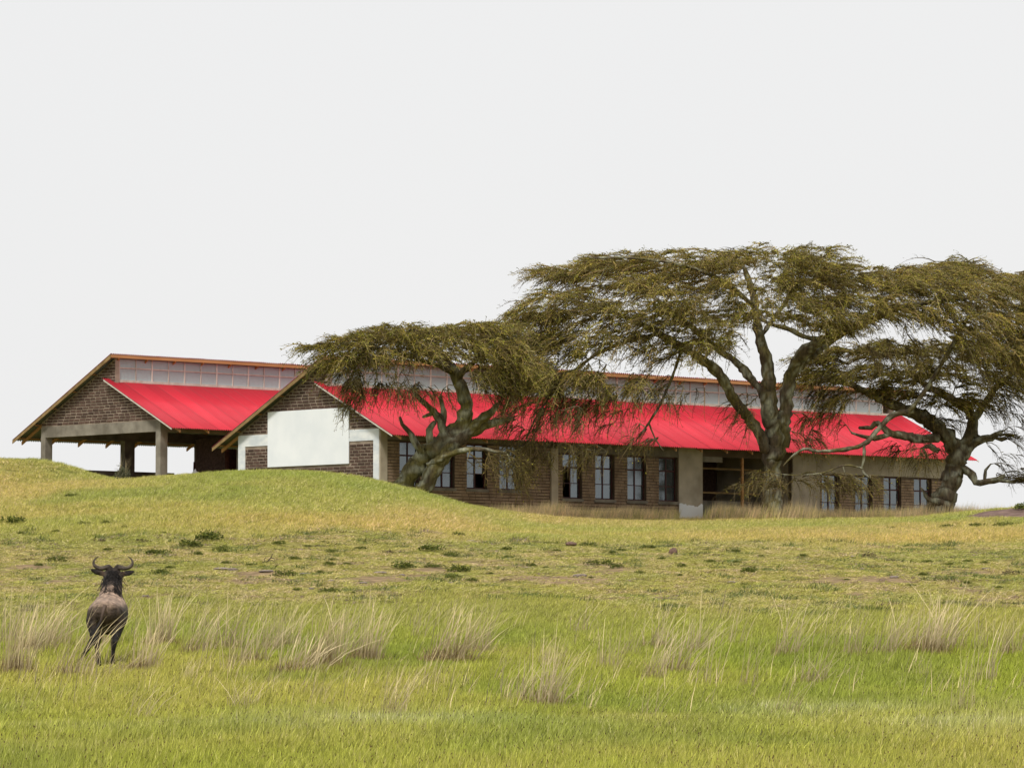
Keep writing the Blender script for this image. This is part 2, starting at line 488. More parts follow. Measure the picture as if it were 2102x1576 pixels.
def gable_poly(g_r, g_l, zb, cl=4.62):
    """gable outline (g, z above eaves) under the two roofs"""
    return [(g_r, zb), (g_r, rz_right(g_r) - .09), (cl - .08, rz_right(cl - .08) - .03), (cl - .08, 3.32), (AP_G + .35, rz_left(AP_G + .35) - .10), (g_l, rz_left(g_l) - .10), (g_l, zb)]
def gable_span(g_r, g_l, cl=4.62):
    def rng(z0, z1):
        lo = g_r if z1 < rz_right(g_r) - .1 else min((z1 + .1) / SR, cl - .08)
        if z1 > rz_right(cl - .08) - .04: lo = cl - .08
        hi = min(g_l, AP_G + (AP_Z - .12 - z1) / SL)
        return (lo, hi)
    return rng

def grid_wall(us, zs, solid, g0, g1):
    """wall with openings: solid(i, j) tells which cells of the grid are wall"""
    mb = MB(); ni, nj = len(us) - 1, len(zs) - 1
    S = [[solid(i, j) for j in range(nj)] for i in range(ni)]
    for i in range(ni):
        for j in range(nj):
            if not S[i][j]: continue
            a, b, c, d = us[i], us[i + 1], zs[j] + ZO, zs[j + 1] + ZO
            mb.add([(a, g0, c), (b, g0, c), (b, g0, d), (a, g0, d)], [(0, 1, 2, 3)])
            mb.add([(a, g1, c), (b, g1, c), (b, g1, d), (a, g1, d)], [(3, 2, 1, 0)])
            for di, dj, q in ((-1, 0, [(a, g1, c), (a, g0, c), (a, g0, d), (a, g1, d)]), (1, 0, [(b, g0, c), (b, g1, c), (b, g1, d), (b, g0, d)]),
                              (0, -1, [(a, g1, c), (b, g1, c), (b, g0, c), (a, g0, c)]), (0, 1, [(a, g0, d), (b, g0, d), (b, g1, d), (a, g1, d)])):
                x, y = i + di, j + dj
                if not (0 <= x < ni and 0 <= y < nj) or not S[x][y]: mb.add(q, [(0, 1, 2, 3)])
    return mb

# ---- right hall -----------------------------------------------------------
E1 = np.array([-4.9253, 170.0, 10.554])
hall = tag(empty('long_hall', (E1[0], E1[1], E1[2] - ZO), YAW), 'long brick hall with red corrugated roof and dark red framed windows behind the acacias', 'building')
GR, GL, UW, UE = 1.25, 10.37, 0.40, 36.2
hall_roof(hall, 0.0, 37.1)
clerestory(hall, UW + .28, 36.0)
ZB = -4.2
MB().prism([(g, z + ZO) for g, z in gable_poly(GR, GL, ZB)], 'u', UW, UW + .22).build('gable_wall', M['mortar'], hall)
MB().prism([(g, z + ZO) for g, z in gable_poly(GR, GL, ZB)], 'u', UE - .22, UE).build('gable_wall', M['mortar'], hall)
MB().box(UW + .22, UE - .22, GL - .22, GL, ZB + ZO, rz_left(GL) - .1 + ZO).build('rear_wall', M['mortar'], hall)
MB().box(UW + .22, UE - .22, GR + .3, GL - .22, -2.97 + ZO, -2.90 + ZO).build('floor_slab', M['floor'], hall)
BRD = (3.10, 8.36, -1.09, 1.26)               # the white board
BEAM = (-.16, .32)
holes = [BRD, (GR, 1.60, -5, BEAM[1]), (9.91, GL, -5, BEAM[1]), (GR, GL, BEAM[0], BEAM[1])]
st = gable_bricks(hall, gable_span(GR, GL), holes, -3.4, 3.25, UW, -1.75, seed=2)
# white-washed concrete frame on the gable
MB().box(UW - .026, UW + .05, 1.601, 9.909, BEAM[0] + ZO, BEAM[1] + ZO).build('ring_beam', M['white'], hall)
MB().box(UW - .026, UW + .05, GR - .003, 1.60, ZB + ZO, BEAM[1] + ZO).build('corner_column', M['white'], hall)
MB().box(UW - .026, UW + .05, 9.91, GL + .003, ZB + ZO, BEAM[1] + ZO).build('corner_column', M['white'], hall)
# long wall, three floor levels stepping down the slope
WIN = []
for (a, b) in ((1.53, 2.50), (3.45, 4.47), (5.33, 6.33), (7.22, 8.24)): WIN.append((a, b + .15, -2.05, -.17))
for (a, b) in ((10.95, 11.95), (12.92, 13.93), (14.89, 15.89), (16.85, 17.85)): WIN.append((a, b + .15, -2.33, -.39))
for (a, b) in ((27.47, 28.50), (29.75, 30.78), (31.72, 32.78), (33.85, 34.95)): WIN.append((a, b + .15, -2.80, -.87))
PORCH = (19.56, 25.45, -3.3, -.28)
us = sorted({UW + .22, UE - .22} | {w[0] for w in WIN} | {w[1] for w in WIN} | {PORCH[0], PORCH[1]})
zs = sorted({ZB, rz_right(GR) - .10} | {w[2] for w in WIN} | {w[3] for w in WIN} | {PORCH[2], PORCH[3]})
def solid(i, j):
    u, z = (us[i] + us[i + 1]) / 2, (zs[j] + zs[j + 1]) / 2
    for w in WIN + [PORCH]:
        if w[0] < u < w[1] and w[2] < z < w[3]: return False
    return True
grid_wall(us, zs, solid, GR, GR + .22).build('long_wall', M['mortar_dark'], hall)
# ring beam and plastered stretches stand a little proud
def slab(name, u0, u1, z0, z1, m, t=.03): return MB().box(u0, u1, GR - t, GR + .04, z0 + ZO, z1 + ZO).build(name, m, hall)
TOPZ = rz_right(GR) - .11
slab('ring_beam', .80, 10.2, -.12, TOPZ, M['concrete'])
slab('ring_beam', 10.60, 18.06, -.36, TOPZ, M['concrete'])
slab('ring_beam', 25.5, UE - .002, -.84, TOPZ, M['plaster'], .034)
slab('porch_lintel', 19.575, 20.87, -.52, -.281, M['concrete'], .028)
slab('pilaster', UW + .006, .80, ZB, TOPZ, M['pilaster'], .06)
slab('pilaster', 10.20, 10.60, ZB, -.2, M['pilaster'], .09)
slab('plaster_pier', 18.06, 19.57, ZB, TOPZ, M['plaster'], .05)
slab('plaster_wall', 25.44, 27.3, ZB, -.841, M['plaster'], .03)
# torn-edged white wash at the foot of the pier
rr = random.Random(12); pts = []
for k in range(19):
    t = k / 18; d = (-.12 if .30 < t < .62 else 0) - (.16 if .66 < t < .86 else 0)
    pts.append((18.066 + t * 1.498, -2.40 + d * .7 + rr.uniform(-.04, .04) + ZO))
MB().prism([(18.066, -3.8 + ZO), (19.564, -3.8 + ZO)] + pts[::-1], 'g', GR - .062, GR - .045).build('whitewash_patch', M['board'], hall)
# bricks of the long wall
def wall_ok(a, b, zc):
    for w in WIN:
        if a < w[1] + .0 and b > w[0] - .0 and w[2] - .14 < zc < w[3] + .03: return False
    if a < PORCH[1] and b > 18.06 - .02: return False
    if a < 27.3 and b > 19: return False
    top = -.14 if b < 10.3 else (-.38 if b < 19 else -.86)
    if zc > top - .05: return False
    if a < .81 or (a < 10.61 and b > 10.19): return False
    return b < UE
st2 = MB(); z, k = -3.5, 0
while z < -.1:
    edges = sorted({.81, 10.19, 10.61, 18.05, 27.31, UE - .01} | {w[0] - .004 for w in WIN if w[2] - .14 < z < w[3]} | {w[1] + .004 for w in WIN if w[2] - .14 < z < w[3]})
    for p, q in zip(edges[:-1], edges[1:]):
        u = p - (.2 if k % 2 else 0)
        while u < q:
            w = .40 * rr.uniform(.85, 1.15)
            a, b = max(u, p) + .012, min(u + w, q) - .012
            if b - a > .05 and wall_ok(a, b, z):
                hh = .048 + rr.uniform(-.007, .006); pr = rr.uniform(.008, .028)
                st2.box(a, b, GR - pr, GR + .02, z - hh + ZO, z + hh + ZO)
            u += w
    z += .13; k += 1
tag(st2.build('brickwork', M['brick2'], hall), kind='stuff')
tag(st.build('brickwork', M['brick'], hall), kind='stuff')
# windows: frame, six panes, sill; two panes are missing
for wi, (a, b, c, d) in enumerate(WIN):
    gf = GR + .13
    mb = MB(); H_ = d - c; W_ = b - a; t = .055
    ztr, zmd = d - H_ * .31, d - H_ * .66; um = a + W_ * .49
    mb.box(a, b, gf, gf + .05, d - t + ZO, d + ZO); mb.box(a, b, gf, gf + .05, c + ZO, c + t + ZO)
    mb.box(a, a + t, gf + .001, gf + .049, c + t + ZO, d - t + ZO); mb.box(b - t, b, gf + .001, gf + .049, c + t + ZO, d - t + ZO)
    mb.box(um - .033, um + .033, gf - .004, gf + .046, c + t + ZO, d - t + ZO)
    for zz, th in ((ztr, .035), (zmd, .018)):
        mb.box(a + t, um - .033, gf + .002, gf + .044, zz - th + ZO, zz + th + ZO); mb.box(um + .033, b - t, gf + .002, gf + .044, zz - th + ZO, zz + th + ZO)
    w = mb.build('window', M['frame'], hall)
    for ci, (p, q) in enumerate(((a + t, um - .033), (um + .033, b - t))):
        for ri, (e, f) in enumerate(((c + t, zmd - .018), (zmd + .018, ztr - .035), (ztr + .035, d - t))):
            if (wi, ci) == (4, 0) and ri < 2: continue
            if (wi, ci, ri) in ((2, 1, 0),): continue
            tl = random.uniform(-.006, .006)
            pm = mesh_data('pane', [(p, gf + .022 + tl, e + ZO), (q, gf + .022, e + ZO), (q, gf + .022 - tl, f + ZO), (p, gf + .022, f + ZO)], [(0, 1, 2, 3)], M['glass'])
            link('pane', pm, w)
    MB().box(a - .08, b + .08, GR - .05, GR + .12, c - .13 + ZO, c - .004 + ZO).build('sill', M['concrete'], w)
# the open porch
MB().box(PORCH[0] + .003, 25.4, GR + .22, 6.2, -3.3 + ZO, -2.971 + ZO).build('porch_floor', M['floor'], hall)
MB().box(PORCH[0], 25.4, 6.0, 6.15, -2.9 + ZO, 1.5 + ZO).build('porch_back_wall', M['brick'], hall)
MB().box(19.40, PORCH[0] - .002, GR + .221, 5.99, -2.9 + ZO, .55 + ZO).build('porch_side_wall', M['brick'], hall)
MB().box(25.45, 25.6, GR + .221, 5.99, -2.9 + ZO, .55 + ZO).build('porch_side_wall', M['plaster'], hall)
MB().box(19.6, 25.4, 3.0, 3.12, -2.9 + ZO, -2.15 + ZO).build('porch_half_wall', M['concrete'], hall)
for u, g, m in ((20.3, 2.6, 'old_timber'), (22.25, 1.32, 'timber'), (21.9, 4.4, 'old_timber'), (24.95, 1.9, 'old_timber')):
    MB().box(u - .05, u + .05, g - .05, g + .05, -3.0 + ZO, .35 + ZO).build('porch_post', M[m], hall)
MB().box(19.9, 25.2, 2.5, 2.55, -1.86 + ZO, -1.78 + ZO).build('porch_rail', M['old_timber'], hall)
MB().box(19.9, 25.2, 2.95, 3.0, -.75 + ZO, -.67 + ZO).build('porch_rail', M['old_timber'], hall)
# blank white board fixed to the gable
def hall_pt(E, u, g, z): return (E[0] + u * UX - g * UY, E[1] + u * UY + g * UX, E[2] + z)
bp_ = hall_pt(E1, UW - .05, (BRD[0] + BRD[1]) / 2, BRD[2])
bm = bmesh.new(); bmesh.ops.create_cube(bm, size=1.0)
for v in bm.verts: v.co = Vector((v.co.x * .04, v.co.y * (BRD[1] - BRD[0]), (v.co.z + .5) * (BRD[3] - BRD[2])))
bmesh.ops.bevel(bm, geom=bm.edges[:], offset=.006, segments=1, affect='EDGES')
me = bpy.data.meshes.new('sign_board'); bm.to_mesh(me); bm.free(); me.materials.append(M['board'])
tag(link('sign_board', me, loc=bp_, rot=(0, 0, YAW)), 'large blank white board on the brick gable of the long hall', 'sign board')

# ---- left hall, open on columns ------------------------------------------
F1 = np.array([-14.968, 181.8, 11.42])
pav = tag(empty('open_hall', (F1[0], F1[1], F1[2] - ZO), YAW), 'open-sided hall with red roof and brick gable resting on concrete columns', 'building')
hall_roof(pav, 0.0, 16.2)
clerestory(pav, UW + .28, 15.6)
PL = 9.98
MB().prism([(g, max(z, .40) + ZO) for g, z in gable_poly(GR, PL, .40)], 'u', UW, UW + .22).build('gable_wall', M['mortar'], pav)
st = gable_bricks(pav, gable_span(GR, PL), [], .44, 3.25, UW, -9, seed=6)
if st.v: tag(st.build('brickwork', M['brick'], pav), kind='stuff')
bz0, bz1 = -.09, .40
MB().box(UW - .03, UW + .26, GR - .005, PL + .01, bz0 + ZO, bz1 + ZO).build('ring_beam', M['concrete'], pav)
for g in (GR, PL - .28):
    MB().box(UW + .262, 15.6, g, g + .27, bz0 + .002 + ZO, bz1 - .03 + ZO).build('ring_beam', M['concrete'], pav)
for g, uu in ((GR - .02, (UW - .035, 5.0, 9.6, 14.2)), (PL - .32, (UW - .035, 4.96, 9.36, 14.2))):
    for u in uu:
        w = .40 if u < 1 else (.58 if g > 5 else .42)
        MB().box(u, u + w, g, g + .34, -4.2 + ZO, bz0 + .001 + ZO).build('column', M['concrete'], pav)
MB().box(UW + .3, 15.6, GR - .2, PL + .2, -3.3 + ZO, -2.75 + ZO).build('floor_slab', M['floor'], pav)
MB().box(UW + .5, 8.0, PL - .2, PL, -2.7 + ZO, -1.50 + ZO).build('parapet', M['concrete'], pav)
MB().box(9.95, 15.6, PL - .22, PL - .02, -2.7 + ZO, bz0 + ZO).build('rear_wall', M['brick'], pav)
MB().prism([(g, z + ZO) for g, z in gable_poly(GR, PL, -2.7)], 'u', 15.38, 15.6).build('end_wall', M['brick'], pav)
MB().box(6.2, 6.4, GR + 2.6, 6.0, -2.7 + ZO, -.1 + ZO).build('inner_wall', M['brick'], pav)
# small things left standing inside
p = hall_pt(F1, 9.0, PL - .7, -2.75)
o = link('door_leaf', mesh_data('door_leaf', *box_vf(-.32, .32, -.02, .02, 0, 1.78), M['lead']), loc=p, rot=(.05, 0, YAW))
bm = bmesh.new(); bm.from_mesh(o.data)
for z_ in (.25, .95):
    r_ = bmesh.ops.create_cube(bm, size=1.0, matrix=Matrix.Translation((0, -.026, z_ + .28)) @ Matrix.Diagonal((.46, .012, .55, 1)))
bm.to_mesh(o.data); bm.free()
tag(o, 'dark red door leaf standing upright inside the open hall', 'door')
bm = bmesh.new(); bmesh.ops.create_icosphere(bm, subdivisions=3, radius=.5)
for v in bm.verts:
    n_ = .06 * math.sin(v.co.x * 9) * math.sin(v.co.z * 7 + 1)
    v.co = Vector((v.co.x * .62 * (1 - .25 * v.co.z) + n_, v.co.y * .5, max(v.co.z, -.42) * 1.0 + .42 + n_))
me = bpy.data.meshes.new('sack'); bm.to_mesh(me); bm.free(); me.materials.append(M['sack'])
me.polygons.foreach_set('use_smooth', np.ones(len(me.polygons), dtype=bool))
p = hall_pt(F1, 2.6, 1.5, -2.74)
tag(link('white_sack', me, loc=p, scale=(.9, .9, 1.12)), 'full white sack standing in the shade of the open hall', 'sack')
mb = MB(); prof = [(0, .0), (.15, 0), (.20, .42), (.215, .42), (.215, .46), (.19, .46), (.14, .05), (0, .05)]
N_ = 16; v_ = [(r * math.cos(2 * math.pi * k / N_), r * math.sin(2 * math.pi * k / N_), z) for r, z in prof for k in range(N_)]
f_ = [(i * N_ + k, i * N_ + (k + 1) % N_, (i + 1) * N_ + (k + 1) % N_, (i + 1) * N_ + k) for i in range(len(prof) - 1) for k in range(N_)]
p = hall_pt(F1, .55, .55, -2.75)
bk = link('red_bucket', mesh_data('red_bucket', v_, f_, M['bucket'], True), loc=(p[0], p[1], gz(p[0], p[1])), scale=(1.1, 1.1, 1.0))
tag(bk, 'red plastic bucket at the foot of the open hall corner column', 'bucket')
# ------------------------------------------------------------------ trees
def unit(v): return v / (np.linalg.norm(v, axis=-1, keepdims=True) + 1e-9)

def resample(P, R, step):
    P, R = np.asarray(P, float), np.asarray(R, float)
    # Catmull-Rom through the traced points
    n = len(P); out, rad = [], []
    for i in range(n - 1):
        p0, p1, p2, p3 = P[max(i - 1, 0)], P[i], P[i + 1], P[min(i + 2, n - 1)]
        k = max(1, int(np.linalg.norm(p2 - p1) / step))
        for j in range(k):
            t = j / k
            out.append(.5 * ((2 * p1) + (-p0 + p2) * t + (2 * p0 - 5 * p1 + 4 * p2 - p3) * t * t + (-p0 + 3 * p1 - 3 * p2 + p3) * t ** 3))
            rad.append(R[i] * (1 - t) + R[i + 1] * t)
    out.append(P[-1]); rad.append(R[-1])
    return np.array(out), np.array(rad)

def tube(P, R, sides, rng, lump=0.0, cap=True):
    P = np.asarray(P); n = len(P)
    T = unit(np.gradient(P, axis=0)) if n > 1 else np.array([[0, 0, 1.]])
    ref = np.array([0.31, 0.87, 0.37])
    A = unit(np.cross(T, ref)); B = np.cross(T, A)
    th = np.arange(sides) / sides * 2 * math.pi
    rr = np.asarray(R)[:, None] * np.ones((n, sides))
    if lump:
        ridges = 1 + lump * .8 * np.cos(th * 3 + rng.uniform(0, 6))[None, :] * np.ones((n, 1))
        rr = rr * ridges * (1 + lump * rng.normal(0, 1, (n, sides)) * .7 + lump * np.repeat(rng.normal(0, 1, (n, 1)), sides, 1))
    V = P[:, None, :] + rr[..., None] * (np.cos(th)[None, :, None] * A[:, None, :] + np.sin(th)[None, :, None] * B[:, None, :])
    V = V.reshape(-1, 3)
    i = (np.arange(n - 1)[:, None] * sides + np.arange(sides)[None, :])
    j = (np.arange(n - 1)[:, None] * sides + (np.arange(sides)[None, :] + 1) % sides)
    Fq = np.stack([i, j, j + sides, i + sides], -1).reshape(-1, 4)
    if cap:
        V = np.vstack([V, P[-1] + T[-1] * R[-1] * .8]); c = len(V) - 1
        e = (n - 1) * sides + np.arange(sides)
        Fq = np.vstack([Fq, np.stack([e, np.roll(e, -1), np.full(sides, c), np.full(sides, c)], -1)])
    return V, Fq

class Acc:
    def __init__(self): self.V, self.F, self.C, self.n = [], [], [], 0
    def add(self, V, F, C):
        self.V.append(V); self.F.append(F + self.n); self.n += len(V)
        C = np.asarray(C, dtype=np.float32)
        self.C.append(np.broadcast_to(C, (len(V), 3)) if C.ndim == 1 else C)
    def out(self): return np.vstack(self.V), np.vstack(self.F), np.vstack(self.C)

def quads_to_tris(F):
    """(n,4) with repeated last index allowed -> triangles"""
    a = F[:, [0, 1, 2]]; b = F[:, [0, 2, 3]]
    return np.vstack([a, b[F[:, 2] != F[:, 3]]])

TWIG = np.array([0.30, 0.235, 0.105]); LICHEN = np.array([0.42, 0.40, 0.27])
LEAFS = np.array([[0.18, 0.178, 0.022], [0.28, 0.258, 0.034], [0.085, 0.098, 0.018], [0.38, 0.33, 0.06]])

def spray_template(seed, leafy=1.0, nside=11, droop=0.35, spread=0.40, tone=1.0):
    """a flat acacia twig spray, 1 m long along +x: stem, side twigs and tiny leaf clusters; triangles"""
    r = np.random.default_rng(seed)
    V, Fc, C = [], [], []
    def add(v, f, c):
        o = sum(len(x) for x in V)
        V.append(np.asarray(v, float)); Fc.append(np.asarray(f) + o); C.append(np.broadcast_to(c, (len(v), 3)))
    t = np.linspace(0, 1, 6)
    w1, w2 = r.uniform(-.12, .12), r.uniform(-.1, .1)
    main = np.stack([t, w1 * np.sin(t * 4) + w2 * t, .10 * np.sin(t * 2.2) - droop * t ** 2.2], -1)
    rad = .013 * (1 - t) + .004
    for ax in (np.array([0, 0, 1.]), np.array([0, 1., 0])):
        v = np.empty((12, 3)); v[0::2] = main - ax * rad[:, None]; v[1::2] = main + ax * rad[:, None]
        k2 = np.arange(5) * 2
        add(v, np.vstack([np.stack([k2, k2 + 1, k2 + 3], -1), np.stack([k2, k2 + 3, k2 + 2], -1)]), TWIG * tone * r.uniform(.7, 1.35))
    def leaf(p, s):
        a = unit(r.normal(0, 1, 3)); b = unit(np.cross(a, r.normal(0, 1, 3)))
        a[2] *= .5
        c = LEAFS[r.integers(4)] * r.uniform(.7, 1.3)
        add([p - a * s * 1.1, p + b * s * .9, p + a * s * 1.3], [[0, 1, 2]], c)
    for k in range(nside):
        tt = r.uniform(.12, .98)
        p0 = np.array([np.interp(tt, t, main[:, i]) for i in range(3)])
        sgn = 1 if k % 2 else -1
        L = spread * r.uniform(.45, 1.1) * (1.05 - .5 * tt)
        d = np.array([r.uniform(.45, 1.1), sgn * r.uniform(.5, 1.0), r.uniform(-.15, .28)]); d = unit(d)
        p1 = p0 + d * L * .55 + np.array([0, 0, r.uniform(-.01, .04)])
        p2 = p1 + unit(d + np.array([r.uniform(-.2, .5), r.uniform(-.5, .5), -r.uniform(.1, .75)])) * L * .5
        w = .0075
        up = np.array([0, 0, w]); sd = unit(np.cross(d, [0, 0, 1.])) * w
        tc_ = TWIG * tone * r.uniform(.5, 1.5)
        if k % 3 == 0: sd = up
        add([p0 - sd, p0 + sd, p1 - sd * .8 + up * .3, p1 + sd * .8 - up * .3, p2 + up * .3], [[0, 1, 3], [0, 3, 2], [2, 3, 4]], tc_)
        for q in range(int(r.poisson(3.0 * leafy))):
            s = r.uniform(0, 1); p = p0 + (p1 - p0) * s * 2 if s < .5 else p1 + (p2 - p1) * (s - .5) * 2
            leaf(p + r.normal(0, .012, 3), r.uniform(.016, .036))
    for q in range(int(9 * leafy)):
        tt = r.uniform(.15, 1); p = np.array([np.interp(tt, t, main[:, i]) for i in range(3)])
        leaf(p + r.normal(0, .015, 3), r.uniform(.018, .038))
    return np.vstack(V), np.vstack(Fc), np.vstack(C)

LEAFY = [spray_template(s, 1.0, 11, .30, .34) for s in range(8)]
BARE = [spray_template(50 + s, .25, 8, .55, .42, .5) for s in range(4)]  # half tone puts shade into the bare twigs' colour

def place_sprays(acc, temps, pos, dirs, ups, scl, rng, tint):
    k = rng.integers(0, len(temps), len(pos))
    X = unit(dirs); Y = unit(np.cross(ups, X)); Z = np.cross(X, Y)
    for t in range(len(temps)):
        s = np.where(k == t)[0]
        if not len(s): continue
        v, f, c = temps[t]
        Rm = np.stack([X[s], Y[s], Z[s]], -1) * scl[s][:, None, None]
        W = np.einsum('nij,vj->nvi', Rm, v) + pos[s][:, None, :]
        Fx = f[None] + (np.arange(len(s)) * len(v))[:, None, None]
        Cx = c[None] * tint[s][:, None, :]
        acc.add(W.reshape(-1, 3), Fx.reshape(-1, 3), Cx.reshape(-1, 3))

BARKC = np.array([0.092, 0.070, 0.044]); MOSS = np.array([0.14, 0.125, 0.03]); LICH2 = np.array([0.30, 0.30, 0.22])
def bark_colour(V, rng, moss=0.5):
    n = fbm(V[:, 0] + V[:, 1] * .7, V[:, 2] * .6 + V[:, 1] * .3, .5, 5, 3)
    n2 = fbm(V[:, 0] * 1.3 + 7, V[:, 2] + V[:, 1], .22, 9, 2)
    c = BARKC * np.ones((len(V), 3))
    a = np.clip((n - .42) * 6, 0, 1)[:, None] * moss; c = c * (1 - a) + MOSS * a
    b = np.clip((n2 - .56) * 8, 0, 1)[:, None] * .85; c = c * (1 - b) + LICH2 * b
    return c * rng.uniform(.85, 1.15, (len(V), 1))

def make_tree(label, depth, limbs, pads, seed, bare_pads=(), tint=(1, 1, 1), sides=12, rough=.09, moss=.5):
    """limbs: traced main limbs [(px, row, depth offset, half width px), ...];
    pads: flat clouds of foliage (px, row, half width px, half height px, depth offset, half depth m, count, droop)"""
    rng = np.random.default_rng(seed)
    base0 = at(limbs[0][0][0], limbs[0][0][1], depth)
    base0[2] = gz(base0[0], base0[1])
    root = tag(empty('acacia_tree', tuple(base0)), label, 'tree')
    wood, crown = Acc(), Acc()
    NP, NR, ND = [], [], []          # nodes that twigs may grow from
    trunk_xy = base0[:2]
    for li, L in enumerate(limbs):
        P = [at(p[0], p[1], depth + p[2]) for p in L]
        R = [p[3] * .9 * (depth + p[2]) / F_PX for p in L]
        if li == 0:                      # flare down into the ground
            P.insert(0, P[0] + (P[0] - P[1]) * .25 * np.array([1, 1, 0]) - np.array([0, 0, .9])); R.insert(0, R[0] * 1.25)
        Q, RR = resample(P, R, .16)
        Q = Q + rng.normal(0, 1, Q.shape) * (RR * .10)[:, None]
        V, Fq = tube(Q, RR, sides if RR.max() > .12 else 7, rng, rough)
        wood.add(V, Fq, bark_colour(V, rng, moss))
        for q, r_ in zip(Q[2:], RR[2:]):
            if q[2] > base0[2] + 1.6: NP.append(q); NR.append(r_)
    NP, NR = np.array(NP), np.array(NR)
    def fill(pad_list, temps, per, smin, smax, barefrac):
        nonlocal NP, NR
        T, DR = [], []
        for (px, row, rx, ry, do, dd, cnt, droop) in pad_list:
            c = at(px, row, depth + do)
            m = (depth + do) / F_PX
            q = rng.normal(0, 1, (cnt, 3)); q = unit(q) * (rng.uniform(0, 1, (cnt, 1)) ** (1 / 2.4))
            T.append(c + q * np.array([rx * m, dd, ry * m])); DR += [droop] * cnt
        T = np.vstack(T); DR = np.array(DR)
        order = np.argsort([np.min(np.linalg.norm(NP - t, axis=1)) for t in T])
        pos, dirs, ups, scl, tin = [], [], [], [], []
        for k in order:
            t, droop = T[k], DR[k]
            d = t - NP
            dist = np.linalg.norm(d, axis=1) + np.clip(d[:, 2] * -0.6, 0, None) + .25 * np.clip(.05 - NR, 0, .05) / .05
            j = int(np.argmin(dist)); s, r0 = NP[j], NR[j]
            D = np.linalg.norm(t - s)
            if D < .1: continue
            n = max(3, int(D / .35) + 1)
            u = np.linspace(0, 1, n)[:, None]
            bend = np.array([0, 0, 1.]) * rng.uniform(-.02, .13) * D
            path = s + (t - s) * u + bend * (4 * u * (1 - u)) + np.cumsum(rng.normal(0, .035, (n, 3)), 0) * np.sin(u * math.pi)
            r1 = min(r0 * .7, .020 + .014 * D)
            rad = np.linspace(r1, .010, n)
            V, Fq = tube(path, rad, 4 if r1 > .03 else 3, rng, .05, cap=False)
            mixc = TWIG * .9 if rng.random() < .45 else LICHEN * rng.uniform(.75, 1.25)
            crown.add(V, quads_to_tris(Fq), mixc * rng.uniform(.6, 1.15))
            NP = np.vstack([NP, path[1:]]); NR = np.concatenate([NR, rad[1:]])
            out = path - np.array([base0[0], base0[1], 0]); out[:, 2] = 0
            for q in range(per):
                a = rng.uniform(.35, 1.0) if q else 1.0
                i = min(n - 1, int(a * (n - 1) + .5))
                p = path[i]
                tang = unit(path[min(i + 1, n - 1)] - path[max(i - 1, 0)])
                o = unit(out[i]) * 1.0 + tang * .55 + rng.normal(0, .42, 3) * np.array([1, 1, .45])
                o = o / (np.linalg.norm(o[:2]) + .15); o[2] = min(o[2] * .6 - droop * rng.uniform(.4, 1.3), .14)
                pos.append(p); dirs.append(o); ups.append(np.array([rng.normal(0, .3), rng.normal(0, .3), 1.0]))
                scl.append(rng.uniform(smin, smax)); tin.append(np.array(tint) * rng.uniform(.55, 1.5) * np.array([rng.uniform(.92, 1.08), 1, rng.uniform(.7, 1.2)]))
        pos, dirs, ups, scl, tin = map(np.array, (pos, dirs, ups, scl, tin))
        isb = rng.random(len(pos)) < barefrac
        for msk, tm in ((~isb, temps), (isb, BARE)):
            if msk.any(): place_sprays(crown, tm, pos[msk], dirs[msk], ups[msk], scl[msk], rng, tin[msk])
    fill(pads, LEAFY, 7, .6, 1.45, .2)
    if bare_pads: fill(bare_pads, BARE, 5, .6, 1.3, .6)
    V, Fq, C = wood.out()
    link('trunk', mesh_data('trunk', V - base0, quads_to_tris(Fq), M['bark'], True, C), root)
    V, Ft, C = crown.out()
    link('crown', mesh_data('crown', V - base0, Ft, M['leaf'], False, C), root)
    return root

def stub(a, b, c=None, r0=6, r1=4): return [(*a, r0), (*b, (r0 + r1) / 2)] + ([(*c, r1)] if c else [])

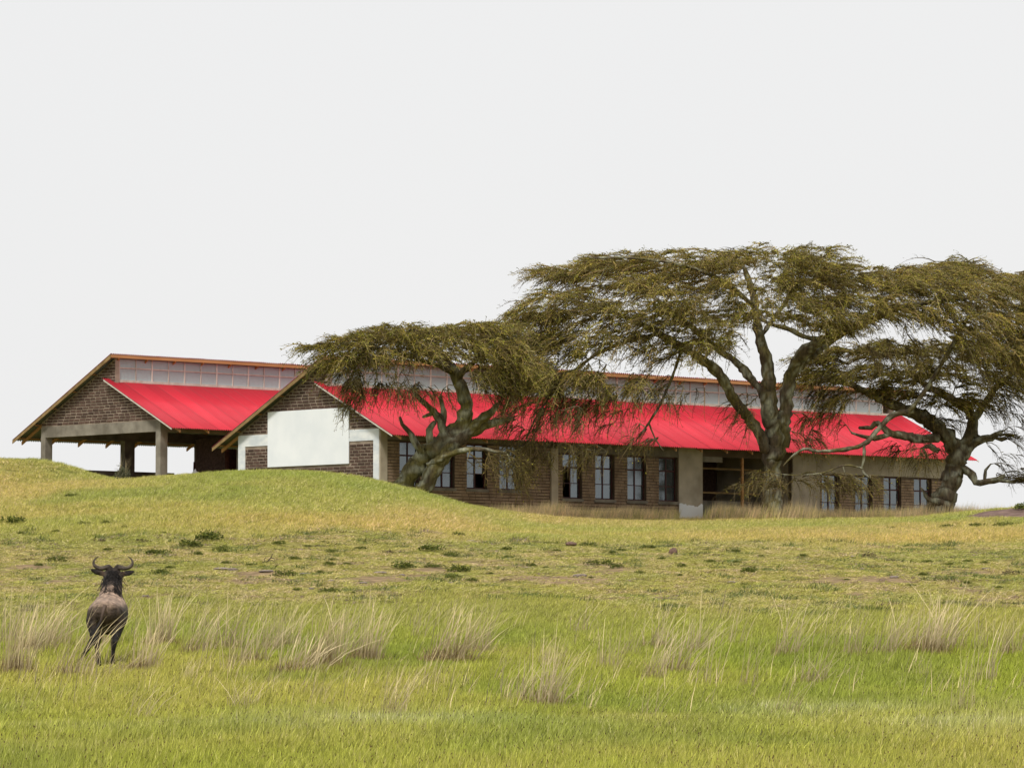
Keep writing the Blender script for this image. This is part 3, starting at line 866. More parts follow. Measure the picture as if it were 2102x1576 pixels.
# big flat-topped acacia, trunk in front of the porch
BIG = 172.0
big_limbs = [
    [(1583, 1060, 0, 25), (1584, 1010, 0, 21), (1587, 960, 0, 19), (1589, 920, 0, 21), (1588, 890, 0, 22), (1580, 850, -.2, 19), (1577, 800, -.3, 17), (1577, 768, -.4, 15), (1571, 733, -.4, 13), (1563, 707, -.3, 12), (1556, 672, -.2, 11), (1548, 620, .1, 9), (1535, 570, .4, 6), (1520, 535, .6, 3)],
    [(1598, 930, .3, 15), (1606, 890, .3, 17), (1612, 840, .3, 16), (1618, 790, .2, 15), (1630, 752, 0, 14), (1654, 720, -.3, 14), (1681, 701, -.6, 12), (1710, 687, -.9, 11), (1745, 674, -1.2, 9), (1790, 655, -1.6, 8), (1850, 632, -2.0, 6), (1930, 618, -2.4, 4.5), (2010, 610, -2.6, 3)],
    [(1572, 925, -.2, 12), (1562, 895, -.5, 13), (1540, 860, -.9, 12), (1514, 828, -1.4, 12), (1488, 785, -1.9, 12), (1468, 757, -2.2, 12), (1432, 732, -2.6, 10), (1390, 706, -3.0, 9), (1335, 674, -3.4, 7), (1270, 645, -3.6, 5), (1190, 620, -3.6, 3.5), (1120, 610, -3.6, 2.5)],
    [(1570, 815, -.2, 9), (1553, 790, .2, 9), (1534, 768, .6, 9), (1508, 741, 1.0, 8), (1473, 716, 1.5, 7), (1430, 680, 2.0, 6), (1380, 640, 2.4, 5), (1310, 590, 2.6, 4), (1230, 560, 2.8, 3)],
    [(1690, 697, -.7, 6), (1655, 692, -.2, 6), (1620, 676, .3, 6), (1590, 668, .7, 5), (1560, 655, 1.0, 3.5)],
    [(1562, 690, .2, 6), (1595, 645, 1.2, 5), (1630, 600, 2.0, 4), (1690, 565, 2.6, 3), (1750, 560, 3, 2)],
    [(1626, 770, .3, 8), (1680, 720, 1.6, 7), (1750, 670, 2.8, 6), (1830, 610, 3.6, 5), (1910, 570, 4.2, 4), (1990, 560, 4.6, 3)],
    [(1548, 630, 0, 6), (1480, 575, -1.4, 5), (1400, 545, -2.4, 4), (1300, 530, -3.0, 3), (1200, 530, -3.2, 2)],
    [(1355, 685, -3.2, 5), (1290, 700, -4.2, 5), (1220, 730, -5.0, 4), (1160, 780, -5.4, 3.5), (1110, 840, -5.6, 2.5), (1080, 900, -5.6, 2)],
    [(1400, 712, -3, 4), (1385, 760, -3.6, 3.5), (1360, 820, -3.9, 3), (1332, 868, -4.0, 2.5), (1305, 905, -4.0, 1.5)],
    [(1332, 868, -4.0, 2.2), (1345, 900, -4.1, 1.6), (1362, 925, -4.1, 1)],
    # mossy branch crossing in front of the roof, and its drooping end
    [(1875, 846, -1.5, 5), (1850, 846, -1.8, 6), (1827, 856, -2.0, 6), (1798, 885, -2.2, 6), (1774, 911, -2.4, 5), (1728, 923, -2.5, 4.5), (1680, 926, -2.6, 4), (1650, 922, -2.6, 3.5), (1625, 938, -2.6, 2.5), (1608, 956, -2.6, 1.8)],
    [(1774, 911, -2.4, 4), (1773, 945, -2.5, 3.6), (1771, 968, -2.6, 3), (1790, 985, -2.7, 1.8), (1802, 1008, -2.7, 1)],
    [(1772, 962, -2.6, 2.4), (1745, 955, -2.8, 2.4), (1722, 958, -3.0, 2), (1690, 970, -3.2, 1.6), (1640, 975, -3.4, 1.2), (1590, 972, -3.5, 1)],
    [(2010, 610, -2.6, 4), (1960, 700, -2.4, 5), (1900, 800, -1.8, 5), (1862, 848, -1.7, 5)],
]
big_pads = [
    # top layer
    (1160, 566, 70, 12, -2.5, 2.0, 22, .10), (1225, 550, 90, 18, -1.5, 3.0, 38, .08), (1310, 540, 100, 22, .5, 3.5, 48, .05), (1420, 541, 115, 24, -.8, 4.0, 56, .05),
    (1550, 535, 110, 22, .5, 4.5, 56, .05), (1645, 537, 90, 24, -1.2, 4.0, 48, .1), (1735, 566, 75, 20, 0, 4.0, 36, .15),
    (1300, 580, 110, 30, -2.8, 2.4, 46, .15), (1420, 580, 100, 26, 1.6, 2.6, 34, .10), (1500, 590, 70, 26, -2.4, 1.8, 22, .12),
    (1650, 575, 90, 26, 1.5, 2.5, 34, .15),
    # right shoulder
    (1830, 580, 90, 28, -1.5, 3.0, 46, .2), (1930, 585, 95, 38, -1.0, 3.4, 56, .3), (2030, 610, 90, 44, -.5, 3.4, 56, .42), (1780, 625, 105, 34, -2.6, 2.2, 48, .25),
    (1900, 640, 105, 30, -2.6, 2.2, 40, .35), (2010, 660, 100, 36, -1.8, 2.6, 38, .5), (2110, 640, 90, 60, 0, 3.4, 56, .5), (2130, 740, 60, 40, 0, 2, 14, .5),
    (1955, 556, 85, 14, 3.8, 2.2, 34, .15), (2060, 570, 70, 18, 3.4, 2.2, 28, .3), (1700, 620, 60, 22, -1.2, 1.4, 18, .2),
    (1625, 632, 60, 24, .2, 1.2, 18, .3), (1600, 585, 70, 26, -3.0, 1.4, 24, .2), (2085, 705, 55, 50, -1.5, 1.6, 36, .7), (1995, 690, 80, 28, -2.6, 1.2, 24, .6),
    (1845, 560, 60, 13, 1.0, 2.2, 24, .12), (1940, 545, 60, 10, 2.5, 1.8, 18, .1),
    # left shoulder
    (1190, 625, 110, 32, -3.8, 2.4, 56, .28), (1110, 650, 95, 18, -3.8, 2.0, 34, .28), (1300, 650, 100, 34, -4.2, 1.8, 44, .3), (1210, 690, 110, 38, -4.6, 1.8, 56, .42),
    (1090, 700, 105, 38, -4.4, 1.8, 56, .45), (1180, 765, 85, 40, -5.2, 1.5, 46, .65), (1080, 770, 85, 38, -5.0, 1.4, 40, .65), (1360, 715, 70, 30, -3.8, 1.2, 24, .4),
    (1450, 690, 85, 42, -4.2, 1.0, 34, .35), (1535, 640, 55, 40, -3.2, 1.0, 20, .3), (1620, 625, 65, 30, -3.6, 1.0, 20, .3), (1705, 655, 70, 28, -3.4, 1.0, 22, .35), (1400, 620, 80, 30, -4.4, 1.0, 26, .25),
    (1440, 650, 80, 34, -2.6, 1.8, 26, .25), (1480, 700, 60, 26, -1.6, 1.2, 14, .3), (1500, 640, 60, 26, 1.6, 1.4, 16, .2), (1700, 665, 80, 16, -1.2, 1.6, 24, .25), (1270, 790, 60, 30, -4.8, 1.2, 18, .7),
]
big_bare = [(1150, 840, 110, 50, -5.4, 1.4, 46, .95), (1070, 850, 70, 50, -5.4, 1.2, 26, .95), (1090, 925, 60, 32, -5.5, 1.0, 26, .9), (1260, 830, 90, 50, -4.6, 1.4, 30, .95), (1370, 800, 80, 50, -3.6, 1.4, 22, .9),
            (1090, 950, 40, 22, -5.5, .8, 9, 1.0), (1200, 930, 60, 26, -5.3, 1.0, 12, .9), (1330, 900, 45, 25, -4.0, .8, 8, .9), (1530, 850, 45, 50, -1.0, 1.2, 12, .7), (1850, 720, 110, 30, -2.4, 1.5, 26, .9), (2000, 740, 90, 40, -2.2, 1.5, 22, .9),
            (1560, 985, 70, 18, -3.2, .9, 22, .15), (1690, 985, 70, 20, -3.0, .9, 26, .25), (1760, 985, 45, 20, -2.8, .8, 12, .4), (1660, 890, 30, 40, .3, 1.0, 10, .8)]
make_tree('tall spreading flat-topped acacia with twin trunk in front of the dark porch', BIG, big_limbs, big_pads, 3, big_bare, (1.05, 1.03, 1.0))

# leaning acacia by the corner of the long hall
LEAN = 164.0
lean_limbs = [
    [(826, 1008, 0, 22), (846, 968, 0, 22), (872, 938, -.1, 23), (900, 912, -.2, 24), (925, 893, -.2, 21), (950, 872, -.2, 17), (957, 840, -.2, 15), (952, 808, -.1, 14), (942, 780, 0, 13), (930, 760, 0, 12), (915, 735, .2, 9), (890, 705, .5, 6), (860, 680, .8, 4)],
    [(868, 1010, -.3, 20), (884, 975, -.4, 18), (902, 945, -.4, 19), (925, 915, -.3, 18), (962, 884, -.2, 14), (985, 862, -.3, 11), (1005, 848, -.4, 9), (1022, 830, -.4, 6)],
    [(960, 890, 0, 13), (1000, 872, .1, 10), (1036, 862, .2, 7), (1050, 858, .2, 4)],
    stub((912, 895, -.3), (903, 865, -.4), (889, 843, -.4), 11, 8), [(889, 845, -.4, 8), (872, 828, -.5, 6), (858, 814, -.5, 5), (849, 806, -.5, 3)],
    [(890, 848, -.4, 5), (878, 852, -.5, 4), (868, 856, -.5, 3)],
    stub((908, 870, -.2), (912, 845, -.2), (903, 815, -.2), 8, 5), stub((884, 905, -.4), (880, 882, -.5), (892, 866, -.5), 9, 6),
    [(866, 930, -.4, 8), (850, 902, -.5, 7), (840, 886, -.5, 6), (826, 870, -.6, 4.5), (821, 856, -.6, 3)],
    [(935, 900, -.2, 8), (932, 880, -.2, 7), (938, 868, -.2, 5)],
    [(938, 775, 0, 8), (970, 745, -.6, 6), (1010, 715, -1.2, 5), (1060, 690, -1.6, 3)],
    [(935, 768, 0, 7), (900, 750, -.9, 6), (850, 735, -1.8, 5), (780, 715, -2.4, 4), (710, 705, -2.8, 3), (650, 705, -3.0, 2)],
    [(925, 750, .1, 6), (860, 720, 1.2, 5), (790, 690, 2.0, 4), (740, 680, 2.4, 3)],
    [(880, 955, -.5, 9), (930, 930, -.9, 7), (985, 922, -1.2, 5), (1040, 930, -1.5, 3)],
]
lean_pads = [
    (675, 716, 50, 8, -2.9, 1.0, 14, .12), (735, 706, 60, 14, -2.4, 1.8, 26, .12), (800, 688, 75, 18, -.5, 2.8, 38, .1), (885, 682, 85, 16, .2, 3.2, 42, .06),
    (980, 684, 85, 18, -.4, 3.0, 46, .1), (720, 735, 65, 20, -2.6, 1.3, 28, .3), (800, 728, 70, 20, -2.2, 1.4, 28, .3), (880, 715, 80, 24, -1.6, 1.6, 32, .2), (990, 715, 80, 28, -1.8, 1.6, 42, .35), (1050, 740, 60, 34, -2.0, 1.2, 30, .5),
    (1000, 765, 60, 24, -1.8, 1.0, 20, .6), (840, 690, 60, 18, 2.0, 1.4, 20, .15),
]
lean_bare = [(720, 780, 60, 24, -2.6, 1.0, 22, .95), (800, 785, 70, 26, -2.2, 1.0, 20, .95), (740, 815, 40, 20, -2.4, .8, 9, .9), (1020, 800, 50, 34, -1.6, 1.0, 18, .9), (880, 790, 50, 20, -1.4, .8, 10, .8), (1010, 940, 55, 22, -1.3, .7, 14, .5), (1050, 960, 40, 22, -1.4, .6, 8, .9)]
make_tree('leaning acacia with stubby broken limbs beside the hall corner', LEAN, lean_limbs, lean_pads, 8, lean_bare, (1.0, .98, .95), moss=.7)

# far-end acacia of the long hall, backlit darkness put into its crown tint
END = 183.0
end_limbs = [
    [(1930, 1055, 0, 27), (1945, 1010, 0, 24), (1957, 970, 0, 22), (1966, 940, 0, 22), (1958, 915, 0, 20), (1940, 890, -.2, 18), (1915, 868, -.4, 17), (1880, 850, -.6, 15), (1840, 835, -.8, 12), (1790, 810, -1.1, 9), (1745, 790, -1.4, 6), (1700, 780, -1.6, 4)],
    [(1970, 940, .1, 17), (1982, 912, .2, 16), (1994, 888, .3, 14), (1997, 860, .4, 13), (1980, 835, .5, 11), (1945, 815, .7, 9), (1900, 790, 1.0, 7), (1860, 760, 1.3, 5)],
    [(1995, 868, .3, 9), (2020, 830, .2, 8), (2050, 790, 0, 6), (2090, 760, -.2, 4), (2130, 745, -.3, 3)],
    [(1985, 925, .1, 10), (2010, 905, 0, 9), (2035, 897, -.1, 8), (2055, 888, -.2, 5)], [(2040, 897, -.1, 5), (2056, 902, -.2, 4), (2066, 900, -.2, 2.5)],
    [(1998, 890, .2, 6), (2012, 900, .1, 5), (2026, 894, .1, 3)],
    [(1965, 955, 0, 13), (1982, 965, -.2, 10), (1996, 975, -.4, 9), (2004, 990, -.5, 8), (2030, 988, -.6, 7), (2050, 983, -.7, 7), (2062, 975, -.8, 4)], [(2050, 984, -.7, 6), (2070, 988, -.8, 5), (2084, 990, -.8, 3)],
    [(2021, 984, -.6, 4), (2024, 965, -.6, 3), (2034, 952, -.6, 2)],
    [(1925, 900, -.5, 11), (1890, 901, -1.0, 10), (1858, 895, -1.4, 9), (1828, 889, -1.7, 8), (1810, 874, -1.8, 7), (1796, 869, -1.9, 6), (1788, 878, -1.9, 5), (1764, 878, -2.0, 4)],
    [(1830, 890, -1.7, 6), (1795, 899, -1.9, 6), (1770, 895, -2.0, 4), (1748, 888, -2.1, 2.5)],
    [(1925, 925, -.5, 7), (1905, 915, -.9, 7), (1895, 920, -1.0, 5), (1902, 935, -1.0, 3)],
    [(1935, 1030, -.4, 8), (1905, 1025, -.7, 5), (1896, 1008, -.8, 3), (1888, 1000, -.8, 2)],
]
end_pads = [
    (1700, 735, 60, 18, -1.0, 1.8, 26, .1), (1790, 722, 85, 18, -.4, 2.6, 42, .08), (1890, 715, 95, 20, 0, 3.0, 46, .06), (1990, 725, 90, 22, .2, 3.0, 46, .1), (2080, 750, 70, 24, 0, 2.6, 38, .2),
    (1680, 775, 70, 20, -1.8, 1.4, 30, .25), (1770, 765, 85, 22, -1.6, 1.6, 36, .2), (1870, 760, 90, 22, -1.4, 1.8, 36, .15), (1960, 775, 80, 20, -1.0, 1.8, 32, .2), (2060, 790, 60, 22, -.6, 1.6, 26, .4),
    (1830, 800, 80, 22, -1.2, 1.2, 26, .2), (1920, 815, 70, 24, -.6, 1.2, 28, .25), (1990, 825, 55, 20, 0, 1.2, 16, .35), (1720, 810, 60, 22, -1.8, 1.0, 18, .6), (2130, 790, 50, 30, 0, 1.8, 16, .4),
]
end_bare = [(1690, 845, 55, 40, -1.8, 1.0, 20, .95), (2060, 850, 45, 40, -.3, 1.0, 16, .9), (1900, 925, 60, 28, -1.0, .8, 14, .95), (1850, 920, 50, 22, -1.3, .7, 9, .9), (2075, 985, 20, 12, -.8, .4, 10, -.1), (2060, 940, 45, 40, -.4, .8, 9, .6), (2060, 895, 16, 12, -.2, .4, 8, -.1), (1940, 860, 40, 24, -.2, .8, 10, .4)]
make_tree('gnarled acacia tinted dark as if backlit, with upturned stubs at the far end of the long hall', END, end_limbs, end_pads, 14, end_bare, (.80, .78, .72), moss=.25)
# ------------------------------------------------------------------ wildebeest, seen from behind
def ellipse_loft(rings, axis_pts, sides=18):
    """rings: (centre, side vector * half width, up vector * half height)"""
    V, Fc = [], []
    for (c, a, b) in rings:
        for k in range(sides):
            t = 2 * math.pi * k / sides
            V.append(np.asarray(c) + np.asarray(a) * math.cos(t) + np.asarray(b) * math.sin(t))
    n = len(rings)
    for i in range(n - 1):
        for k in range(sides):
            Fc.append((i * sides + k, i * sides + (k + 1) % sides, (i + 1) * sides + (k + 1) % sides, (i + 1) * sides + k))
    Fc.append(tuple(range(sides - 1, -1, -1))); Fc.append(tuple((n - 1) * sides + k for k in range(sides)))
    return V, Fc

def make_wildebeest():
    hoof = on_ground(215, 1366)
    root = tag(empty('wildebeest', tuple(hoof), math.radians(2.6)), 'dark wildebeest with curved horns standing in tall grass seen from behind', 'wildebeest')
    mb = MB()
    # trunk: y forward, z up
    body = [(-.06, .0, .86, .07, .08), (-.03, .0, .85, .15, .14), (.04, 0, .83, .225, .185), (.14, 0, .815, .275, .21), (.28, 0, .81, .30, .23), (.45, 0, .805, .31, .25), (.65, 0, .805, .315, .27),
            (.85, .01, .815, .31, .30), (1.02, .02, .82, .295, .345), (1.16, .03, .85, .26, .35), (1.30, .03, .87, .215, .31), (1.40, .03, .89, .15, .24), (1.46, .03, .90, .07, .12)]
    mb.add(*ellipse_loft([((x, y, z), (w, 0, 0), (0, 0, h)) for (y, x, z, w, h) in body], None, 24))
    # neck rising from the withers, then the skull and muzzle
    neck = [(1.02, .02, 1.00, .20, .16), (1.14, .025, 1.10, .185, .17), (1.27, .035, 1.20, .17, .17), (1.40, .04, 1.30, .162, .165), (1.50, .045, 1.38, .155, .15), (1.56, .05, 1.42, .12, .12)]
    mb.add(*ellipse_loft([((x, y, z), (w, 0, 0), (0, -.62 * h, .80 * h)) for (y, x, z, w, h) in neck], None, 18))
    head = [(1.44, .045, 1.46, .07, .06), (1.49, .045, 1.455, .125, .105), (1.57, .048, 1.44, .135, .13), (1.66, .05, 1.38, .125, .135), (1.76, .055, 1.29, .10, .12), (1.86, .06, 1.20, .085, .10), (1.94, .065, 1.13, .09, .085), (1.98, .067, 1.09, .06, .05)]
    mb.add(*ellipse_loft([((x, y, z), (w, 0, 0), (0, .5 * h, .87 * h)) for (y, x, z, w, h) in head], None, 16))
    # brow bosses where the horns start
    for s in (-1, 1):
        bs = [((.045 + s * .02, 1.53, 1.535), .05), ((.045 + s * .07, 1.53, 1.555), .055), ((.045 + s * .115, 1.53, 1.55), .042)]
        mb.add(*ellipse_loft([(c, (0, r, 0), (0, 0, r)) for c, r in bs], None, 10))
    def leg(pts):
        V, Fq = tube(*resample([p[:3] for p in pts], [p[3] for p in pts], .05), 12, RNG, 0, cap=False)
        n = len(V) // 12
        f = [tuple(q) for q in Fq.tolist()] + [tuple(range(11, -1, -1)), tuple((n - 1) * 12 + k for k in range(12))]
        mb.add(V, f)
    # hind legs: thigh, stifle forward, hock back, shank, hoof
    leg([(-.15, .20, .80, .14), (-.18, .16, .68, .135), (-.18, .12, .56, .09), (-.165, .02, .43, .058), (-.145, -.05, .36, .046), (-.12, -.04, .25, .033), (-.10, -.01, .13, .031), (-.095, .0, .07, .038), (-.09, .03, .0, .044)])
    leg([(.16, .22, .80, .14), (.19, .20, .68, .135), (.185, .17, .56, .09), (.165, .08, .43, .058), (.15, .02, .36, .046), (.135, .03, .25, .033), (.12, .05, .13, .031), (.12, .06, .07, .038), (.118, .09, .0, .044)])
    # forelegs
    leg([(-.14, 1.12, .72, .115), (-.15, 1.13, .58, .085), (-.16, 1.14, .44, .055), (-.175, 1.16, .36, .048), (-.19, 1.15, .22, .032), (-.20, 1.14, .10, .032), (-.20, 1.17, .0, .043)])
    leg([(.14, 1.14, .72, .115), (.12, 1.16, .58, .085), (.085, 1.20, .44, .055), (.07, 1.22, .36, .048), (.06, 1.20, .22, .032), (.05, 1.19, .10, .032), (.048, 1.22, .0, .043)])
    # ears: shallow drooping leaves, part of the body surface
    for s in (-1, 1):
        pts = [((.045 + s * .10, 1.50, 1.455), .035, .030), ((.045 + s * .17, 1.49, 1.46), .05, .022), ((.045 + s * .25, 1.485, 1.482), .058, .020), ((.045 + s * .32, 1.48, 1.505), .042, .016), ((.045 + s * .365, 1.48, 1.53), .014, .010)]
        if s > 0: pts = [((c[0] - .02 * i / 4, c[1], c[2] - .008 * i), a, b) for i, (c, a, b) in enumerate(pts)]
        mb.add(*ellipse_loft([(c, (0, -b, 0), (-s * .25 * a, 0, .95 * a)) for c, a, b in pts], None, 10))
    tmp = mb.build('body_tmp', M['hide'], None)
    md = tmp.modifiers.new('r', 'REMESH'); md.mode = 'VOXEL'; md.voxel_size = .016
    sm = tmp.modifiers.new('s', 'SMOOTH'); sm.factor = .6; sm.iterations = 7
    bpy.context.view_layer.update()
    dg = bpy.context.evaluated_depsgraph_get()
    me = bpy.data.meshes.new_from_object(tmp.evaluated_get(dg)); me.name = 'body'
    bpy.data.objects.remove(tmp)
    n = len(me.vertices); V = np.zeros(n * 3); me.vertices.foreach_get('co', V); V = V.reshape(-1, 3)
    nz_ = fbm(V[:, 0] * 2.0 + 5, V[:, 1] * 1.2 + V[:, 2] * 2, .35, 41, 3) - .5
    black = np.array([.012, .010, .009]); dk = np.array([.035, .025, .019]); tan_ = np.array([.29, .205, .15]); gr = np.array([.06, .041, .030])
    c = np.ones((n, 3)) * dk
    back = np.clip((V[:, 2] - .66 - .75 * np.clip(np.abs(V[:, 0]) - .08, 0, 1) + nz_ * .22) * 7, 0, 1) * np.clip((1.16 - V[:, 1]) * 6, 0, 1)
    c = c * (1 - back[:, None]) + (gr * .8 + tan_ * .2) * back[:, None]
    up = np.clip((V[:, 2] - .80 - .45 * np.clip(np.abs(V[:, 0]) - .1, 0, 1) + nz_ * .25) * 7, 0, 1) * back
    c = c * (1 - up[:, None]) + tan_ * up[:, None]
    # dark haunch patches either side of the tail and a dark back line
    hd = np.clip((.955 - V[:, 2] + nz_ * .1) * 9, 0, 1) * np.clip((.36 - V[:, 1]) * 5, 0, 1) * np.clip(1.2 - np.abs(np.abs(V[:, 0]) - .12) * 6, 0, 1) * .8
    c = c * (1 - hd[:, None]) + dk * 1.2 * hd[:, None]
    ln = np.clip(1 - np.abs(V[:, 0] - .01) * 40, 0, 1) * np.clip((V[:, 1] - .6) * 3, 0, 1) * .6
    c = c * (1 - ln[:, None]) + dk * ln[:, None]
    low = np.clip((.66 - V[:, 2] + nz_ * .12) * 8, 0, 1)
    c = c * (1 - low[:, None]) + black * 1.3 * low[:, None]
    nk = np.clip((V[:, 1] - 1.14 + (V[:, 2] - 1.1) * .6) * 9, 0, 1) * np.clip((V[:, 2] - .75) * 5, 0, 1)
    c = c * (1 - nk[:, None]) + (dk * .8 + np.clip(np.abs(V[:, 0] - .04) - .10, 0, .06)[:, None] * np.array([.9, .55, .35])) * nk[:, None]
    ear = np.clip((np.abs(V[:, 0] - .045) - .17) * 30, 0, 1) * (V[:, 2] > 1.38)
    c = c * (1 - ear[:, None]) + np.array([.022, .017, .014]) * ear[:, None]
    br = np.exp(-((V[:, 2] - 1.43) / .035) ** 2) * np.exp(-((np.abs(V[:, 0] - .045) - .075) / .05) ** 2) * (V[:, 1] > 1.38) * .55
    strk = (vnoise(V[:, 0] * 1.0, V[:, 1] * .12 + V[:, 2] * .12, .03, 88) - .5) * .55
    c = c * (1 + strk[:, None])
    c = c * (1 - br[:, None]) + np.array([.24, .19, .13]) * br[:, None]
    a = me.attributes.new('Col', 'FLOAT_COLOR', 'POINT'); cc = np.ones((n, 4), dtype=np.float32); cc[:, :3] = np.clip(c, 0, 1); a.data.foreach_set('color', cc.ravel())
    me.materials.clear(); me.materials.append(M['hide'])
    me.polygons.foreach_set('use_smooth', np.ones(len(me.polygons), dtype=bool))
    link('body', me, root)
    # horns
    for s in (-1, 1):
        hp = [(s * .05, 1.53, 1.57, .040), (s * .11, 1.52, 1.555, .040), (s * .18, 1.50, 1.540, .036), (s * .245, 1.49, 1.55, .031), (s * .295, 1.485, 1.585, .026), (s * .312, 1.49, 1.635, .020), (s * .288, 1.50, 1.69, .013), (s * .235, 1.51, 1.735, .004)]
        P = [(p[0] + .045, p[1], p[2]) for p in hp]
        Vh, Fh = tube(*resample(P, [p[3] for p in hp], .02), 12, RNG, .03)
        t = np.clip((np.abs(Vh[:, 0] - .045) - .05) / .26, 0, 1)[:, None]
        link('horn', mesh_data('horn', Vh, quads_to_tris(Fh), M['hide'], True, np.array([.055, .042, .034]) * (1 - t) + np.array([.10, .08, .06]) * t), root)
    # tail: thin dock, long black switch swinging to the left
    acc = Acc(); r = np.random.default_rng(4)
    P = [(0, -.05, .93), (-.02, -.12, .85), (-.05, -.15, .72), (-.09, -.16, .60), (-.12, -.16, .52)]
    Vt, Ft = tube(*resample(P, [.034, .026, .021, .018, .016], .04), 8, RNG, .03)
    acc.add(Vt, quads_to_tris(Ft), np.array([.10, .068, .05]) * np.clip((Vt[:, 2:3] - .55) * 3, .2, 1))
    def strand(P, w, col):
        P = np.asarray(P); sd = unit(np.cross(np.gradient(P, axis=0), np.array([.2, 1., .1]))) * np.linspace(w, w * .15, len(P))[:, None]
        Vs = np.empty((2 * len(P), 3)); Vs[0::2] = P - sd; Vs[1::2] = P + sd
        k = np.arange(len(P) - 1) * 2
        acc.add(Vs, np.vstack([np.stack([k, k + 1, k + 3], -1), np.stack([k, k + 3, k + 2], -1)]), col)
    for k in range(170):
        t0 = r.uniform(.35, 1.0); i = t0 * 4
        s0 = np.array([np.interp(i, range(5), [p[j] for p in P]) for j in range(3)])
        end = np.array([-.36 + r.normal(0, .035), -.20 + r.normal(0, .04), r.uniform(.06, .42)])
        f = (.52 - end[2]) / .46; end[0] = -.12 + (-.37 + .12) * f + r.normal(0, .03) * (1.1 - f * .6)
        mid = s0 * .5 + end * .5 + r.normal(0, .018, 3) + np.array([.02, -.02, 0])
        strand(np.array([s0, (s0 + mid) / 2 + r.normal(0, .008, 3), mid, (mid + end) / 2, end]), .007, np.array([.012, .010, .009]) * r.uniform(.7, 2.0))
    Vt, Ft, Ct = acc.out(); link('tail', mesh_data('tail', Vt, Ft, M['hair'], False, Ct), root)
    # mane down the back of the neck
    acc = Acc()
    for k in range(620):
        t = r.uniform(0, 1)
        c0 = np.array([.047, 1.40, 1.475]) * (1 - t) + np.array([.022, .98, 1.13]) * t + np.array([r.normal(0, .045), 0, 0])
        L = r.uniform(.10, .24)
        dr = np.array([r.normal(.25, .5), -.45, -.75]); dr = dr / np.linalg.norm(dr)
        p1 = c0 + np.array([0, -.02, .035]); p2 = p1 + dr * L * .5; p3 = p2 + (dr + np.array([0, .1, -.5])) * L * .5
        acc_col = np.array([.012, .010, .009]) * r.uniform(.6, 2.2)
        strand(np.array([c0, p1, p2, p3]), .009, acc_col)
    Vt, Ft, Ct = acc.out(); link('mane', mesh_data('mane', Vt, Ft, M['hair'], False, Ct), root)
make_wildebeest()
# ------------------------------------------------------------------ grass, straw, shrubs, stones
def blade_strip(p0, lean, h, w, az, nseg=2, curl=1.6):
    """one tapered blade; returns verts and triangles"""
    t = np.linspace(0, 1, nseg + 1)
    d = np.array([math.cos(az), math.sin(az)])
    P = np.stack([p0[0] + d[0] * lean * t ** curl, p0[1] + d[1] * lean * t ** curl, h * (t - .12 * lean * t * t)], -1)
    f = random.uniform(0, math.pi); sd = np.array([math.cos(f), math.sin(f), 0]) * w
    V = []
    for i in range(nseg):
        k = 1 - .75 * (i / nseg)
        V += [P[i] - sd * k, P[i] + sd * k]
    V.append(P[-1])
    F_ = []
    for i in range(nseg - 1): F_ += [[2 * i, 2 * i + 1, 2 * i + 3], [2 * i, 2 * i + 3, 2 * i + 2]]
    F_.append([2 * nseg - 2, 2 * nseg - 1, 2 * nseg])
    return np.array(V), np.array(F_)

GRASS_COL = bpy.data.collections.new('grass_kinds')
def grass_kind(name, seed, n, rad, w, heads=0, pale=0.15, lean=.35, palec=(1.45, 1.3, 2.4)):
    random.seed(seed); r = np.random.default_rng(seed); acc = Acc()
    for k in range(n):
        a, q = r.uniform(0, 2 * math.pi), rad * math.sqrt(r.uniform(0, 1))
        h = r.uniform(.45, 1.0); c = np.array([1, 1, 1.]) * r.uniform(.6, 1.3)
        if r.random() < pale: c = np.array(palec) * r.uniform(.8, 1.15)
        elif r.random() < .12: c = np.array([.5, .5, .7]) * r.uniform(.7, 1.1)
        V, F_ = blade_strip((q * math.cos(a), q * math.sin(a)), r.uniform(.02, lean) * rad * 1.2 + .02, h, w * r.uniform(.7, 1.3), r.normal(.2, 1.4))
        g = np.clip(V[:, 2:3], 0, 1); acc.add(V, F_, c * np.array([1, 1, 1.]) * np.ones((len(V), 1)))
    for k in range(heads):
        a, q = r.uniform(0, 2 * math.pi), rad * math.sqrt(r.uniform(0, 1))
        x, y, h = q * math.cos(a), q * math.sin(a), r.uniform(.8, 1.2); e = .0055
        acc.add(np.array([[x, y, h - .07], [x + e, y, h], [x - e, y, h], [x, y + e, h], [x, y, h + .06]]), np.array([[0, 1, 3], [0, 3, 2], [1, 4, 3], [3, 4, 2]]), np.array([.30, .18, .5]))
    V, F_, C = acc.out()
    o = bpy.data.objects.new(name, mesh_data(name, V, F_, M['grass'], False, C))
    GRASS_COL.objects.link(o)
KINDS = []
for i in range(4): grass_kind('a_lush_%d' % i, 10 + i, 34, .22, .0075, 1 if i == 3 else 0)
for i in range(3): grass_kind('b_short_%d' % i, 20 + i, 30, .25, .011, 0, .25, .7)
for i in range(3): grass_kind('c_dry_%d' % i, 30 + i, 26, .20, .006, 0, .3, .6, (1.25, 1.2, 1.15))

